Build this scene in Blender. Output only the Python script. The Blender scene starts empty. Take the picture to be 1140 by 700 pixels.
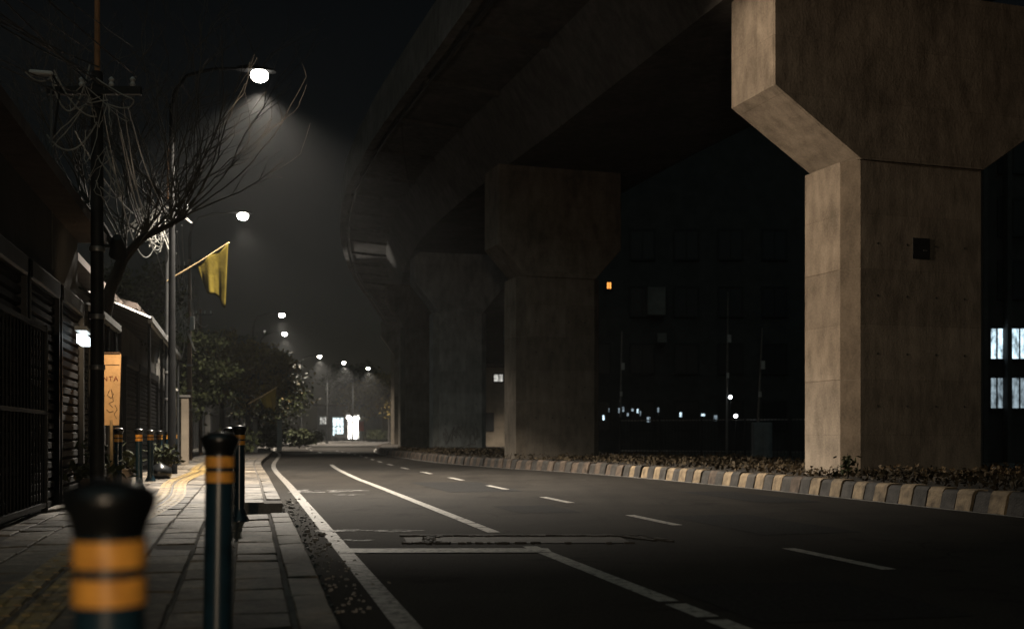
import bpy, bmesh, math, random
from mathutils import Vector, Matrix, Euler
R = math.radians
random.seed(7)
sc = bpy.context.scene
COL = sc.collection
F, CX, HY, CH = 1267.0, 570.0, 484.0, 0.95      # focal length in photo pixels, centre column, horizon row, eye height

def at(px, py, d):
    """world point seen at photo pixel (px,py) when it stands d metres away"""
    return Vector(((px-CX)/F*d, d, CH+(HY-py)/F*d))

# ------------------------------------------------------------------ materials
def newmat(name):
    m = bpy.data.materials.new(name); m.use_nodes = True
    nt = m.node_tree
    return m, nt, nt.nodes['Principled BSDF']

def mat(name, col, rough=.7, var=.25, scale=3., bump=0., metal=0., spec=.5, detail=6, streak=None, coat=0., col2=None, uv=False, bscale=None):
    m, nt, b = newmat(name)
    N, L = nt.nodes, nt.links
    tc = N.new('ShaderNodeTexCoord'); mp = N.new('ShaderNodeMapping')
    L.new(tc.outputs['UV' if uv else 'Object'], mp.inputs['Vector'])
    if streak: mp.inputs['Scale'].default_value = streak
    nz = N.new('ShaderNodeTexNoise'); nz.inputs['Scale'].default_value = scale; nz.inputs['Detail'].default_value = detail
    nz.inputs['Roughness'].default_value = .62
    L.new(mp.outputs['Vector'], nz.inputs['Vector'])
    rp = N.new('ShaderNodeValToRGB')
    rp.color_ramp.elements[0].position = .32; rp.color_ramp.elements[1].position = .68
    c0 = [max(0, c*(1-var)) for c in col]; c1 = [min(1, c*(1+var)) for c in (col2 or col)]
    rp.color_ramp.elements[0].color = (*c0, 1); rp.color_ramp.elements[1].color = (*c1, 1)
    L.new(nz.outputs['Fac'], rp.inputs['Fac']); L.new(rp.outputs['Color'], b.inputs['Base Color'])
    b.inputs['Roughness'].default_value = rough; b.inputs['Metallic'].default_value = metal
    b.inputs['Specular IOR Level'].default_value = spec
    b.inputs['Coat Weight'].default_value = coat
    if bump:
        n2 = N.new('ShaderNodeTexNoise'); n2.inputs['Scale'].default_value = bscale or scale*6; n2.inputs['Detail'].default_value = 5
        L.new(mp.outputs['Vector'], n2.inputs['Vector'])
        bp = N.new('ShaderNodeBump'); bp.inputs['Strength'].default_value = bump; bp.inputs['Distance'].default_value = .02
        L.new(n2.outputs['Fac'], bp.inputs['Height']); L.new(bp.outputs['Normal'], b.inputs['Normal'])
    return m

def emit(name, col, s):
    m, nt, b = newmat(name)
    b.inputs['Base Color'].default_value = (.05, .05, .05, 1); b.inputs['Roughness'].default_value = .4
    b.inputs['Emission Color'].default_value = (*col, 1); b.inputs['Emission Strength'].default_value = s
    return m

def lit_room(name, col, s):
    m = emit(name, col, s); nt = m.node_tree; N, L = nt.nodes, nt.links; b = N['Principled BSDF']
    tc = N.new('ShaderNodeTexCoord'); mp = N.new('ShaderNodeMapping'); mp.inputs['Scale'].default_value = (2.2, 1, 1.1)
    nz = N.new('ShaderNodeTexNoise'); nz.inputs['Scale'].default_value = 2.6; nz.inputs['Detail'].default_value = 3
    L.new(tc.outputs['Object'], mp.inputs['Vector']); L.new(mp.outputs['Vector'], nz.inputs['Vector'])
    mr = N.new('ShaderNodeMapRange'); mr.inputs['From Min'].default_value = .35; mr.inputs['From Max'].default_value = .62
    mr.inputs['To Min'].default_value = s*.18; mr.inputs['To Max'].default_value = s*1.2
    L.new(nz.outputs['Fac'], mr.inputs['Value']); L.new(mr.outputs['Result'], b.inputs['Emission Strength'])
    return m

def asphalt(name):
    m, nt, b = newmat(name); N, L = nt.nodes, nt.links
    tc = N.new('ShaderNodeTexCoord')
    def noise(s, d=5, r=.6, vec=None):
        n = N.new('ShaderNodeTexNoise'); n.inputs['Scale'].default_value = s; n.inputs['Detail'].default_value = d; n.inputs['Roughness'].default_value = r
        L.new(vec or tc.outputs['Object'], n.inputs['Vector']); return n
    mp = N.new('ShaderNodeMapping'); mp.inputs['Rotation'].default_value = (0, 0, R(-13.5)); mp.inputs['Scale'].default_value = (1.6, .12, 1)
    L.new(tc.outputs['Object'], mp.inputs['Vector'])
    wear = noise(1.0, 4, .55, mp.outputs['Vector'])          # wheel tracks along the lane
    blot = noise(.7, 6)
    grit = noise(55, 6, .8)
    r1 = N.new('ShaderNodeValToRGB'); r1.color_ramp.elements[0].color = (.020, .018, .016, 1); r1.color_ramp.elements[1].color = (.050, .045, .039, 1)
    r1.color_ramp.elements[0].position = .3; r1.color_ramp.elements[1].position = .7
    mx = N.new('ShaderNodeMath'); mx.operation = 'ADD'; L.new(wear.outputs['Fac'], mx.inputs[0]); L.new(blot.outputs['Fac'], mx.inputs[1])
    ha = N.new('ShaderNodeMath'); ha.operation = 'MULTIPLY'; ha.inputs[1].default_value = .5; L.new(mx.outputs[0], ha.inputs[0])
    L.new(ha.outputs[0], r1.inputs['Fac'])
    m2 = N.new('ShaderNodeMixRGB'); m2.blend_type = 'MULTIPLY'; m2.inputs['Fac'].default_value = .9
    r2 = N.new('ShaderNodeValToRGB'); r2.color_ramp.elements[0].color = (.22, .22, .22, 1); r2.color_ramp.elements[1].color = (1.9, 1.85, 1.8, 1)
    r2.color_ramp.elements[0].position = .35; r2.color_ramp.elements[1].position = .68
    L.new(grit.outputs['Fac'], r2.inputs['Fac']); L.new(r1.outputs['Color'], m2.inputs['Color1']); L.new(r2.outputs['Color'], m2.inputs['Color2'])
    wv = noise(1.3, 4)
    wx = N.new('ShaderNodeMixRGB'); wx.blend_type = 'ADD'; wx.inputs['Fac'].default_value = .9; L.new(tc.outputs['Object'], wx.inputs['Color1']); L.new(wv.outputs['Color'], wx.inputs['Color2'])
    vo = N.new('ShaderNodeTexVoronoi'); vo.feature = 'DISTANCE_TO_EDGE'; vo.inputs['Scale'].default_value = .55; L.new(wx.outputs['Color'], vo.inputs['Vector'])
    ck = N.new('ShaderNodeMapRange'); ck.inputs['From Max'].default_value = .012; ck.inputs['To Min'].default_value = .35; L.new(vo.outputs['Distance'], ck.inputs['Value'])
    gate = N.new('ShaderNodeMapRange'); gate.inputs['From Min'].default_value = .5; gate.inputs['From Max'].default_value = .56; gn = noise(.35, 3); L.new(gn.outputs['Fac'], gate.inputs['Value'])
    m3 = N.new('ShaderNodeMixRGB'); m3.blend_type = 'MULTIPLY'; L.new(gate.outputs['Result'], m3.inputs['Fac']); L.new(m2.outputs['Color'], m3.inputs['Color1']); L.new(ck.outputs['Result'], m3.inputs['Color2'])
    oil = noise(.9, 5, .7); om = N.new('ShaderNodeMapRange'); om.inputs['From Min'].default_value = .58; om.inputs['From Max'].default_value = .68; om.inputs['To Min'].default_value = 1; om.inputs['To Max'].default_value = .45
    L.new(oil.outputs['Fac'], om.inputs['Value'])
    m4 = N.new('ShaderNodeMixRGB'); m4.blend_type = 'MULTIPLY'; m4.inputs['Fac'].default_value = 1; L.new(m3.outputs['Color'], m4.inputs['Color1']); L.new(om.outputs['Result'], m4.inputs['Color2'])
    L.new(m4.outputs['Color'], b.inputs['Base Color'])
    rr = N.new('ShaderNodeMapRange'); rr.inputs['To Min'].default_value = .8; rr.inputs['To Max'].default_value = .95; b.inputs['Specular IOR Level'].default_value = .12
    L.new(ha.outputs[0], rr.inputs['Value']); L.new(rr.outputs['Result'], b.inputs['Roughness'])
    bp = N.new('ShaderNodeBump'); bp.inputs['Strength'].default_value = .6; bp.inputs['Distance'].default_value = .012
    L.new(grit.outputs['Fac'], bp.inputs['Height']); L.new(bp.outputs['Normal'], b.inputs['Normal'])
    return m

def worn_paint(name, col, keep=.5):
    """road paint with the asphalt showing through its cracks"""
    m, nt, b = newmat(name); N, L = nt.nodes, nt.links
    tc = N.new('ShaderNodeTexCoord')
    n1 = N.new('ShaderNodeTexNoise'); n1.inputs['Scale'].default_value = 14; n1.inputs['Detail'].default_value = 8; n1.inputs['Roughness'].default_value = .75
    L.new(tc.outputs['Object'], n1.inputs['Vector'])
    rp = N.new('ShaderNodeValToRGB'); rp.color_ramp.elements[0].position = keep-.12; rp.color_ramp.elements[1].position = keep+.03
    rp.color_ramp.elements[0].color = (.05, .047, .043, 1); rp.color_ramp.elements[1].color = (*col, 1)
    L.new(n1.outputs['Fac'], rp.inputs['Fac']); L.new(rp.outputs['Color'], b.inputs['Base Color'])
    b.inputs['Roughness'].default_value = .6
    return m

def paving(name, c1, c2, mortar, bw, bh, rough=.55):
    m, nt, b = newmat(name); N, L = nt.nodes, nt.links
    tc = N.new('ShaderNodeTexCoord')
    br = N.new('ShaderNodeTexBrick'); br.inputs['Scale'].default_value = 1; br.inputs['Brick Width'].default_value = bw; br.inputs['Row Height'].default_value = bh
    br.inputs['Mortar Size'].default_value = .017; br.inputs['Mortar Smooth'].default_value = .3
    br.inputs['Color1'].default_value = (*c1, 1); br.inputs['Color2'].default_value = (*c2, 1); br.inputs['Mortar'].default_value = (*mortar, 1)
    nz = N.new('ShaderNodeTexNoise'); nz.inputs['Scale'].default_value = 1.7; nz.inputs['Detail'].default_value = 9; nz.inputs['Roughness'].default_value = .68
    L.new(tc.outputs['UV'], nz.inputs['Vector'])
    ds = N.new('ShaderNodeMixRGB'); ds.blend_type = 'ADD'; ds.inputs['Fac'].default_value = .012
    n3 = N.new('ShaderNodeTexNoise'); n3.inputs['Scale'].default_value = 3
    L.new(tc.outputs['UV'], n3.inputs['Vector']); L.new(tc.outputs['UV'], ds.inputs['Color1']); L.new(n3.outputs['Color'], ds.inputs['Color2'])
    L.new(ds.outputs['Color'], br.inputs['Vector'])
    rp = N.new('ShaderNodeValToRGB'); rp.color_ramp.elements[0].position = .35; rp.color_ramp.elements[1].position = .62
    rp.color_ramp.elements[0].color = (.22, .20, .18, 1); rp.color_ramp.elements[1].color = (1, 1, 1, 1)
    L.new(nz.outputs['Fac'], rp.inputs['Fac'])
    mx = N.new('ShaderNodeMixRGB'); mx.blend_type = 'MULTIPLY'; mx.inputs['Fac'].default_value = .85
    L.new(br.outputs['Color'], mx.inputs['Color1']); L.new(rp.outputs['Color'], mx.inputs['Color2'])
    L.new(mx.outputs['Color'], b.inputs['Base Color']); b.inputs['Roughness'].default_value = rough
    ad = N.new('ShaderNodeMath'); ad.operation = 'MULTIPLY_ADD'; ad.inputs[1].default_value = -1.0
    L.new(br.outputs['Fac'], ad.inputs[0])
    n4 = N.new('ShaderNodeTexNoise'); n4.inputs['Scale'].default_value = 9; n4.inputs['Detail'].default_value = 6
    L.new(tc.outputs['UV'], n4.inputs['Vector']); L.new(n4.outputs['Fac'], ad.inputs[2])
    bp = N.new('ShaderNodeBump'); bp.inputs['Strength'].default_value = 1; bp.inputs['Distance'].default_value = .03
    L.new(ad.outputs[0], bp.inputs['Height']); L.new(bp.outputs['Normal'], b.inputs['Normal'])
    return m

def slabmat(name, col):
    m, nt, b = newmat(name); N, L = nt.nodes, nt.links; tc = N.new('ShaderNodeTexCoord')
    def noise(s_, d, src): n = N.new('ShaderNodeTexNoise'); n.inputs['Scale'].default_value = s_; n.inputs['Detail'].default_value = d; n.inputs['Roughness'].default_value = .7; L.new(tc.outputs[src], n.inputs['Vector']); return n
    a, g = noise(.9, 7, 'Object'), noise(16, 6, 'UV')                # grime that runs across the slabs, grain inside each
    r1 = N.new('ShaderNodeValToRGB'); r1.color_ramp.elements[0].position = .40; r1.color_ramp.elements[1].position = .60
    r1.color_ramp.elements[0].color = (.25, .235, .21, 1); r1.color_ramp.elements[1].color = (1.1, 1.1, 1.1, 1); L.new(a.outputs['Fac'], r1.inputs['Fac'])
    r2 = N.new('ShaderNodeValToRGB'); r2.color_ramp.elements[0].position = .3; r2.color_ramp.elements[1].position = .65
    r2.color_ramp.elements[0].color = (*[c*.45 for c in col], 1); r2.color_ramp.elements[1].color = (*[c*1.15 for c in col], 1); L.new(g.outputs['Fac'], r2.inputs['Fac'])
    mx = N.new('ShaderNodeMixRGB'); mx.blend_type = 'MULTIPLY'; mx.inputs['Fac'].default_value = 1; L.new(r2.outputs['Color'], mx.inputs['Color1']); L.new(r1.outputs['Color'], mx.inputs['Color2'])
    L.new(mx.outputs['Color'], b.inputs['Base Color']); b.inputs['Roughness'].default_value = .62; b.inputs['Specular IOR Level'].default_value = .35
    bp = N.new('ShaderNodeBump'); bp.inputs['Strength'].default_value = .9; bp.inputs['Distance'].default_value = .012; L.new(g.outputs['Fac'], bp.inputs['Height']); L.new(bp.outputs['Normal'], b.inputs['Normal'])
    return m

def concrete(name, col):
    m, nt, b = newmat(name); N, L = nt.nodes, nt.links
    tc = N.new('ShaderNodeTexCoord')
    mp = N.new('ShaderNodeMapping'); mp.inputs['Scale'].default_value = (1, 1, .4); L.new(tc.outputs['Object'], mp.inputs['Vector'])
    a = N.new('ShaderNodeTexNoise'); a.inputs['Scale'].default_value = 1.1; a.inputs['Detail'].default_value = 8; a.inputs['Roughness'].default_value = .6
    L.new(tc.outputs['Object'], a.inputs['Vector'])
    s = N.new('ShaderNodeTexNoise'); s.inputs['Scale'].default_value = 5; s.inputs['Detail'].default_value = 6; L.new(mp.outputs['Vector'], s.inputs['Vector'])
    g = N.new('ShaderNodeTexNoise'); g.inputs['Scale'].default_value = 30; g.inputs['Detail'].default_value = 4; L.new(tc.outputs['Object'], g.inputs['Vector'])
    ad = N.new('ShaderNodeMath'); ad.operation = 'ADD'; L.new(a.outputs['Fac'], ad.inputs[0]); L.new(s.outputs['Fac'], ad.inputs[1])
    a2 = N.new('ShaderNodeMath'); a2.operation = 'MULTIPLY_ADD'; a2.inputs[1].default_value = .6; L.new(g.outputs['Fac'], a2.inputs[0]); L.new(ad.outputs[0], a2.inputs[2])
    mr = N.new('ShaderNodeMapRange'); mr.inputs['From Min'].default_value = 1.0; mr.inputs['From Max'].default_value = 1.6; L.new(a2.outputs[0], mr.inputs['Value'])
    rp = N.new('ShaderNodeValToRGB')
    rp.color_ramp.elements[0].color = (*[c*.58 for c in col], 1); rp.color_ramp.elements[1].color = (*[c*1.25 for c in col], 1)
    L.new(mr.outputs['Result'], rp.inputs['Fac'])
    sp = N.new('ShaderNodeSeparateXYZ'); L.new(tc.outputs['Object'], sp.inputs[0]); xy = N.new('ShaderNodeMath'); L.new(sp.outputs['X'], xy.inputs[0]); L.new(sp.outputs['Y'], xy.inputs[1])
    cb_ = N.new('ShaderNodeCombineXYZ'); L.new(xy.outputs[0], cb_.inputs['X']); L.new(sp.outputs['Z'], cb_.inputs['Y'])
    br = N.new('ShaderNodeTexBrick'); br.offset = 0; br.inputs['Scale'].default_value = 1; br.inputs['Brick Width'].default_value = 1.22; br.inputs['Row Height'].default_value = .95; br.inputs['Mortar Size'].default_value = .004; br.inputs['Mortar Smooth'].default_value = .6
    br.inputs['Color1'].default_value = (.84, .84, .84, 1); br.inputs['Color2'].default_value = (1.1, 1.1, 1.1, 1); br.inputs['Mortar'].default_value = (.55, .53, .5, 1); L.new(cb_.outputs[0], br.inputs['Vector'])
    pm = N.new('ShaderNodeMixRGB'); pm.blend_type = 'MULTIPLY'; pm.inputs['Fac'].default_value = .8; L.new(rp.outputs['Color'], pm.inputs['Color1']); L.new(br.outputs['Color'], pm.inputs['Color2'])
    L.new(pm.outputs['Color'], b.inputs['Base Color'])
    b.inputs['Roughness'].default_value = .85; b.inputs['Specular IOR Level'].default_value = .25
    bp = N.new('ShaderNodeBump'); bp.inputs['Strength'].default_value = .35; bp.inputs['Distance'].default_value = .012
    L.new(a2.outputs[0], bp.inputs['Height']); L.new(bp.outputs['Normal'], b.inputs['Normal'])
    return m

M = dict(
    asphalt=asphalt('asphalt'),
    white_paint=worn_paint('white_road_paint', (.44, .41, .37), .49),
    edge_paint=worn_paint('edge_line_paint', (.33, .30, .265), .53),
    worn_white=worn_paint('worn_white_paint', (.40, .38, .35), .55),
    paving=paving('paving_slabs', (.36, .32, .27), (.20, .18, .155), (.025, .022, .02), .62, .40),
    joint=mat('sidewalk_bedding', (.10, .09, .08), .9, .5, 3, .5),
    slab_a=slabmat('slab_light', (.34, .285, .22)), slab_b=slabmat('slab_mid', (.24, .20, .155)), slab_c=slabmat('slab_dark', (.16, .132, .10)),
    tactile=paving('yellow_tactile_paving', (.46, .31, .10), (.40, .27, .10), (.08, .06, .03), .30, .30),
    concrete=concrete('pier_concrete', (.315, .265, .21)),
    lit_conc=concrete('lit_grey_concrete', (.58, .59, .565)),  # third pier's concrete, brightened in colour in place of light falling on it
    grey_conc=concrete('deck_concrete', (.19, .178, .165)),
    kerb_pale=mat('kerb_pale_paint', (.30, .22, .135), .75, .6, 6, .5),
    kerb_dark=mat('kerb_dark_paint', (.06, .053, .046), .75, .5, 6, .5),
    kerb_worn=mat('kerb_worn_paint', (.13, .095, .07), .8, .6, 5, .5),
    kerb_stone=mat('kerb_stone', (.24, .22, .2), .8, .4, 5, .5),
    new_asphalt=mat('patched_asphalt', (.026, .025, .024), .9, .6, 30, .6, spec=.15),
    patch=mat('trench_patch', (.058, .05, .042), .75, .5, 4, .7),
    soil=mat('median_soil', (.05, .04, .03), .95, .5, 5, .7),
    earth=mat('earth', (.045, .042, .036), .95, .4, .8, .4),
    navy=mat('bollard_navy_paint', (.010, .030, .045), .27, .25, 9, 0, 0, .6, coat=.35),
    orange=mat('orange_reflective_band', (.84, .36, .06), .38, .3, 22, .05),
    blackcap=mat('bollard_cap_paint', (.006, .007, .0075), .3, .3, 12, 0, coat=.3),
    steel=mat('galvanised_steel', (.22, .22, .215), .45, .25, 4, .05, .7),
    lamp_paint=mat('lamp_pole_paint', (.008, .008, .008), .95, .3, 5, .1, spec=.05),
    dark_steel=mat('dark_painted_steel', (.026, .027, .027), .6, .3, 5, .1, .1, .3),
    pole_rust=mat('weathered_pole', (.14, .085, .05), .7, .45, 5, .3, streak=(1, 1, .2)),
    pole_orange=mat('orange_upper_pole', (.34, .17, .075), .65, .35, 5, .3, streak=(1, 1, .2)),
    cable=mat('black_cable', (.05, .05, .048), .42, .3, 6),
    cable_pale=mat('pale_cable', (.34, .33, .30), .4, .3, 6),
    bark=mat('bark', (.024, .020, .016), .9, .45, 7, .8, streak=(1, 1, .25)),
    twig=mat('pale_twig', (.07, .062, .052), .8, .4, 6, .4),
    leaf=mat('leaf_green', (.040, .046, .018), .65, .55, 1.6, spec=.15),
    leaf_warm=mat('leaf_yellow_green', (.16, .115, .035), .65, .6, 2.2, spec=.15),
    leaf_brown=mat('ground_cover_leaf', (.075, .054, .030), .65, .7, 2.5, spec=.2),
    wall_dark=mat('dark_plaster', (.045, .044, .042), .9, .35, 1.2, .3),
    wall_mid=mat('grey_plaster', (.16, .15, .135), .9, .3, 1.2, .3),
    wall_tan=mat('tan_plaster', (.26, .21, .155), .9, .3, 1.0, .3),
    shutter=mat('metal_shutter', (.011, .011, .011), .8, .3, 3, .15, 0, .15),
    tin=mat('corrugated_tin', (.13, .125, .115), .5, .5, 2.2, .25, .5),
    roof=mat('roof_tile', (.08, .06, .05), .9, .4, 4, .5),
    glass_dark=mat('dark_window_glass', (.012, .014, .016), .4, .2, 1, 0, 0, .6),
    yellow_cloth=mat('olive_yellow_cloth', (.055, .041, .007), .95, .4, 3.5, .3, spec=.03),
    tan_board=mat('tan_sign_board', (.62, .40, .19), .6, .18, 5, .15),
    red_ink=mat('red_brown_lettering', (.22, .055, .025), .6, .25, 20),
    ink=mat('dark_ink', (.10, .06, .035), .7, .3, 9),
    graffiti=mat('graffiti_paint', (.33, .32, .30), .7, .3, 5),
    white_metal=mat('white_metal', (.55, .56, .55), .5, .2, 3, .1),
    blue_metal=mat('blue_grey_cabinet', (.22, .26, .28), .5, .25, 3, .1),
    red_sign=mat('red_sign_panel', (.45, .06, .04), .5, .2, 3),
    bamboo=mat('bamboo_pole', (.42, .30, .15), .6, .3, 8, .2),
    lens=emit('street_lamp_lens', (1, .95, .86), 36),
    tube=emit('fluorescent_tube', (.86, .97, 1), 3.2),
    shop=lit_room('lit_shop_interior', (.80, .97, 1), 2.4),
    shop_white=emit('lit_shop_front', (1, .96, .88), 9.0),
    office=lit_room('lit_office_window', (.66, .88, 1), 1.6),
    office_dim=lit_room('dim_office_window', (.66, .84, .95), .42),
    far_window=lit_room('far_lit_window', (.95, .93, .85), .7),
    amber=emit('amber_window', (1, .36, .07), 2.2),
    small_white=emit('small_white_lamp', (.9, .97, 1), 9),
    globe=emit('added_globe_glass', (1, .76, .52), 1450),
)

# ------------------------------------------------------------------ mesh builder
class MB:
    def __init__(s): s.v, s.f, s.mi, s.uv = [], [], [], {}
    def quad(s, pts, mi=0, uvs=None):
        i = len(s.v); s.v += [tuple(p) for p in pts]; s.f.append(tuple(range(i, i+len(pts)))); s.mi.append(mi)
        if uvs: s.uv[len(s.f)-1] = uvs
    def box(s, c, size, rz=0, mi=0, bev=0, tilt=None):
        cx, cy, cz = c; hx, hy, hz = size[0]/2, size[1]/2, size[2]/2
        m = Matrix.Translation(Vector(c)) @ Matrix.Rotation(rz, 4, 'Z')
        if tilt: m = m @ Euler(tilt).to_matrix().to_4x4()
        if bev:
            b = min(bev, hx*.9, hy*.9, hz*.9)
            ring = []
            for z, k in ((-hz, b), (-hz+b, 0), (hz-b, 0), (hz, b)):
                x, y = hx-k, hy-k
                ring.append([(-x+ (b-k), -y), (x-(b-k), -y), (x, -y+(b-k)), (x, y-(b-k)), (x-(b-k), y), (-x+(b-k), y), (-x, y-(b-k)), (-x, -y+(b-k))])
                ring[-1] = [m @ Vector((px, py, z)) for px, py in ring[-1]]
            s.loft(ring, True, True, mi); return
        P = [m @ Vector((sx*hx, sy*hy, sz*hz)) for sz in (-1, 1) for sx, sy in ((-1, -1), (1, -1), (1, 1), (-1, 1))]
        i = len(s.v); s.v += [tuple(p) for p in P]
        for f in ((3, 2, 1, 0), (4, 5, 6, 7), (0, 1, 5, 4), (1, 2, 6, 5), (2, 3, 7, 6), (3, 0, 4, 7)):
            s.f.append(tuple(i+k for k in f)); s.mi.append(mi)
    def loft(s, rings, cap0=True, cap1=True, mi=0):
        n = len(rings[0]); base = len(s.v)
        for r in rings: s.v += [tuple(p) for p in r]
        for k in range(len(rings)-1):
            for j in range(n):
                a = base+k*n+j; b = base+k*n+(j+1) % n
                s.f.append((a, b, b+n, a+n)); s.mi.append(mi)
        if cap0: s.f.append(tuple(base+j for j in reversed(range(n)))); s.mi.append(mi)
        if cap1: s.f.append(tuple(base+(len(rings)-1)*n+j for j in range(n))); s.mi.append(mi)
    def tube(s, pts, rad, n=6, mi=0, caps=True):
        pts = [Vector(p) for p in pts]
        if not isinstance(rad, (list, tuple)): rad = [rad]*len(pts)
        rings = []; up = None
        for i, p in enumerate(pts):
            t = (pts[min(i+1, len(pts)-1)]-pts[max(i-1, 0)])
            if t.length < 1e-9: t = Vector((0, 0, 1))
            t.normalize()
            if up is None: up = t.orthogonal().normalized()
            else:
                up = up-t*up.dot(t)
                up = up.normalized() if up.length > 1e-6 else t.orthogonal().normalized()
            w = t.cross(up)
            rings.append([p+(up*math.cos(2*math.pi*k/n)+w*math.sin(2*math.pi*k/n))*rad[i] for k in range(n)])
        s.loft(rings, caps, caps, mi)
    def lathe(s, prof, c=(0, 0, 0), n=24, mi=0):
        rings = [[(c[0]+r*math.cos(2*math.pi*k/n), c[1]+r*math.sin(2*math.pi*k/n), c[2]+z) for k in range(n)] for r, z in prof]
        s.loft(rings, True, True, mi)
    def prism(s, poly, fn0, fn1, mi=0):
        s.loft([[fn0(*p) for p in poly], [fn1(*p) for p in poly]], True, True, mi)
    def build(s, name, mats, parent=None, smooth=False, origin=None):
        me = bpy.data.meshes.new(name)
        vv = s.v
        if origin is not None:
            o = Vector(origin); vv = [tuple(Vector(p)-o) for p in s.v]
        me.from_pydata(vv, [], s.f)
        if not isinstance(mats, (list, tuple)): mats = [mats]
        for m in mats: me.materials.append(m)
        me.polygons.foreach_set('material_index', s.mi)
        if s.uv:
            ul = me.uv_layers.new(name='UVMap')
            for fi, uvs in s.uv.items():
                for li, u in zip(me.polygons[fi].loop_indices, uvs): ul.data[li].uv = u
        if smooth:
            me.polygons.foreach_set('use_smooth', [True]*len(s.f))
            try: me.set_sharp_from_angle(angle=R(40))
            except Exception: pass
        me.update()
        ob = bpy.data.objects.new(name, me); COL.objects.link(ob)
        if origin is not None: ob.location = origin
        if parent: ob.parent = parent
        return ob

def tag(o, label=None, cat=None, group=None, kind=None):
    if label: o['label'] = label
    if cat: o['category'] = cat
    if group: o['group'] = group
    if kind: o['kind'] = kind
    return o

def thing(name, loc, label, cat, rz=0, group=None):
    o = bpy.data.objects.new(name, None); COL.objects.link(o)
    o.location = loc; o.rotation_euler = (0, 0, rz); o.empty_display_size = .3
    return tag(o, label, cat, group)

def copy_tree(o, parent=None):
    c = o.copy(); COL.objects.link(c); c.parent = parent
    for ch in list(o.children):
        if ch.type != 'LIGHT': copy_tree(ch, c)
    return c

# ------------------------------------------------------------------ road geometry (piecewise smooth curves X(y))
def pchip(pts):
    ys = [p[0] for p in pts]; xs = [p[1] for p in pts]
    n = len(ys); h = [ys[i+1]-ys[i] for i in range(n-1)]; d = [(xs[i+1]-xs[i])/h[i] for i in range(n-1)]
    m = [d[0]]+[0 if d[i-1]*d[i] <= 0 else 2*d[i-1]*d[i]/(d[i-1]+d[i]) for i in range(1, n-1)]+[d[-1]]
    def f(y):
        if y <= ys[0]: return xs[0]+m[0]*(y-ys[0])
        if y >= ys[-1]: return xs[-1]+m[-1]*(y-ys[-1])
        i = max(k for k in range(n-1) if ys[k] <= y)
        t = (y-ys[i])/h[i]; t2, t3 = t*t, t*t*t
        return (2*t3-3*t2+1)*xs[i]+(t3-2*t2+t)*h[i]*m[i]+(-2*t3+3*t2)*xs[i+1]+(t3-t2)*h[i]*m[i+1]
    return f
lin = lambda y: -1.02-.2328*(y-6.2)
KL = pchip([(-60, lin(-60)), (0, lin(0)), (20, lin(20)), (34, lin(34)), (55, -11.6), (72, -15.4), (85, -17.9), (110, -20.2), (130, -21), (150, -19), (175, -12), (205, 0)])
KR = pchip([(-60, lin(-60)+8.6), (0, lin(0)+8.6), (13.2, lin(13.2)+8.6), (20.4, 4.3), (28, 1.95), (33, -.3), (40, -2.7), (48, -4.6), (57, -6.6), (75, -8.9), (92, -10.4), (110, -10.9), (130, -9.5), (150, -5), (175, 4), (205, 16)])
def tang(K, y):
    v = Vector((K(y+.05)-K(y-.05), .1)); v.normalize(); return v
def off(K, y, o):
    """point o metres to the right of curve K"""
    t = tang(K, y); return Vector((K(y)+t.y*o, y-t.x*o))
def frange(a, b, s):
    n = max(1, round((b-a)/s)); return [a+(b-a)*i/n for i in range(n+1)]
def pave_z(y):
    if y < 1.66: return 0.005
    if y < 10: return .005+.145*((y-1.66)/8.34)**.8
    return .15

# ground
g = MB(); g.quad([(-400, -120, -.02), (400, -120, -.02), (400, 900, -.02), (-400, 900, -.02)])
tag(g.build('ground', M['earth']), 'dark bare earth running under the whole street', 'ground', kind='structure')

def strip(K, o0, o1, ya, yb, z, step=1.0, K2=None):
    mb = MB(); ys = frange(ya, yb, step); s = 0; prev = None
    zf = z if callable(z) else (lambda y: z)
    for y in ys:
        a = off(K, y, o0); b = off(K2 or K, y, o1)
        if prev:
            pa, pb, py, ps = prev; s = ps+(y-py)
            mb.quad([(pa.x, pa.y, zf(py)), (pb.x, pb.y, zf(py)), (b.x, b.y, zf(y)), (a.x, a.y, zf(y))], 0,
                    [(ps, o0), (ps, o1), (s, o1), (s, o0)])
        prev = (a, b, y, s)
    return mb
road = tag(strip(KL, -.05, .05, -50, 205, 0, 1.0, KR).build('road', M['asphalt']), 'worn dark asphalt road curving left under the overpass', 'road', kind='structure')
tag(strip(KR, 6.35, 14, -50, 140, -.004).build('opposite_road', M['asphalt']), 'unlit second carriageway behind the overpass piers', 'road', kind='structure')

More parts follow.
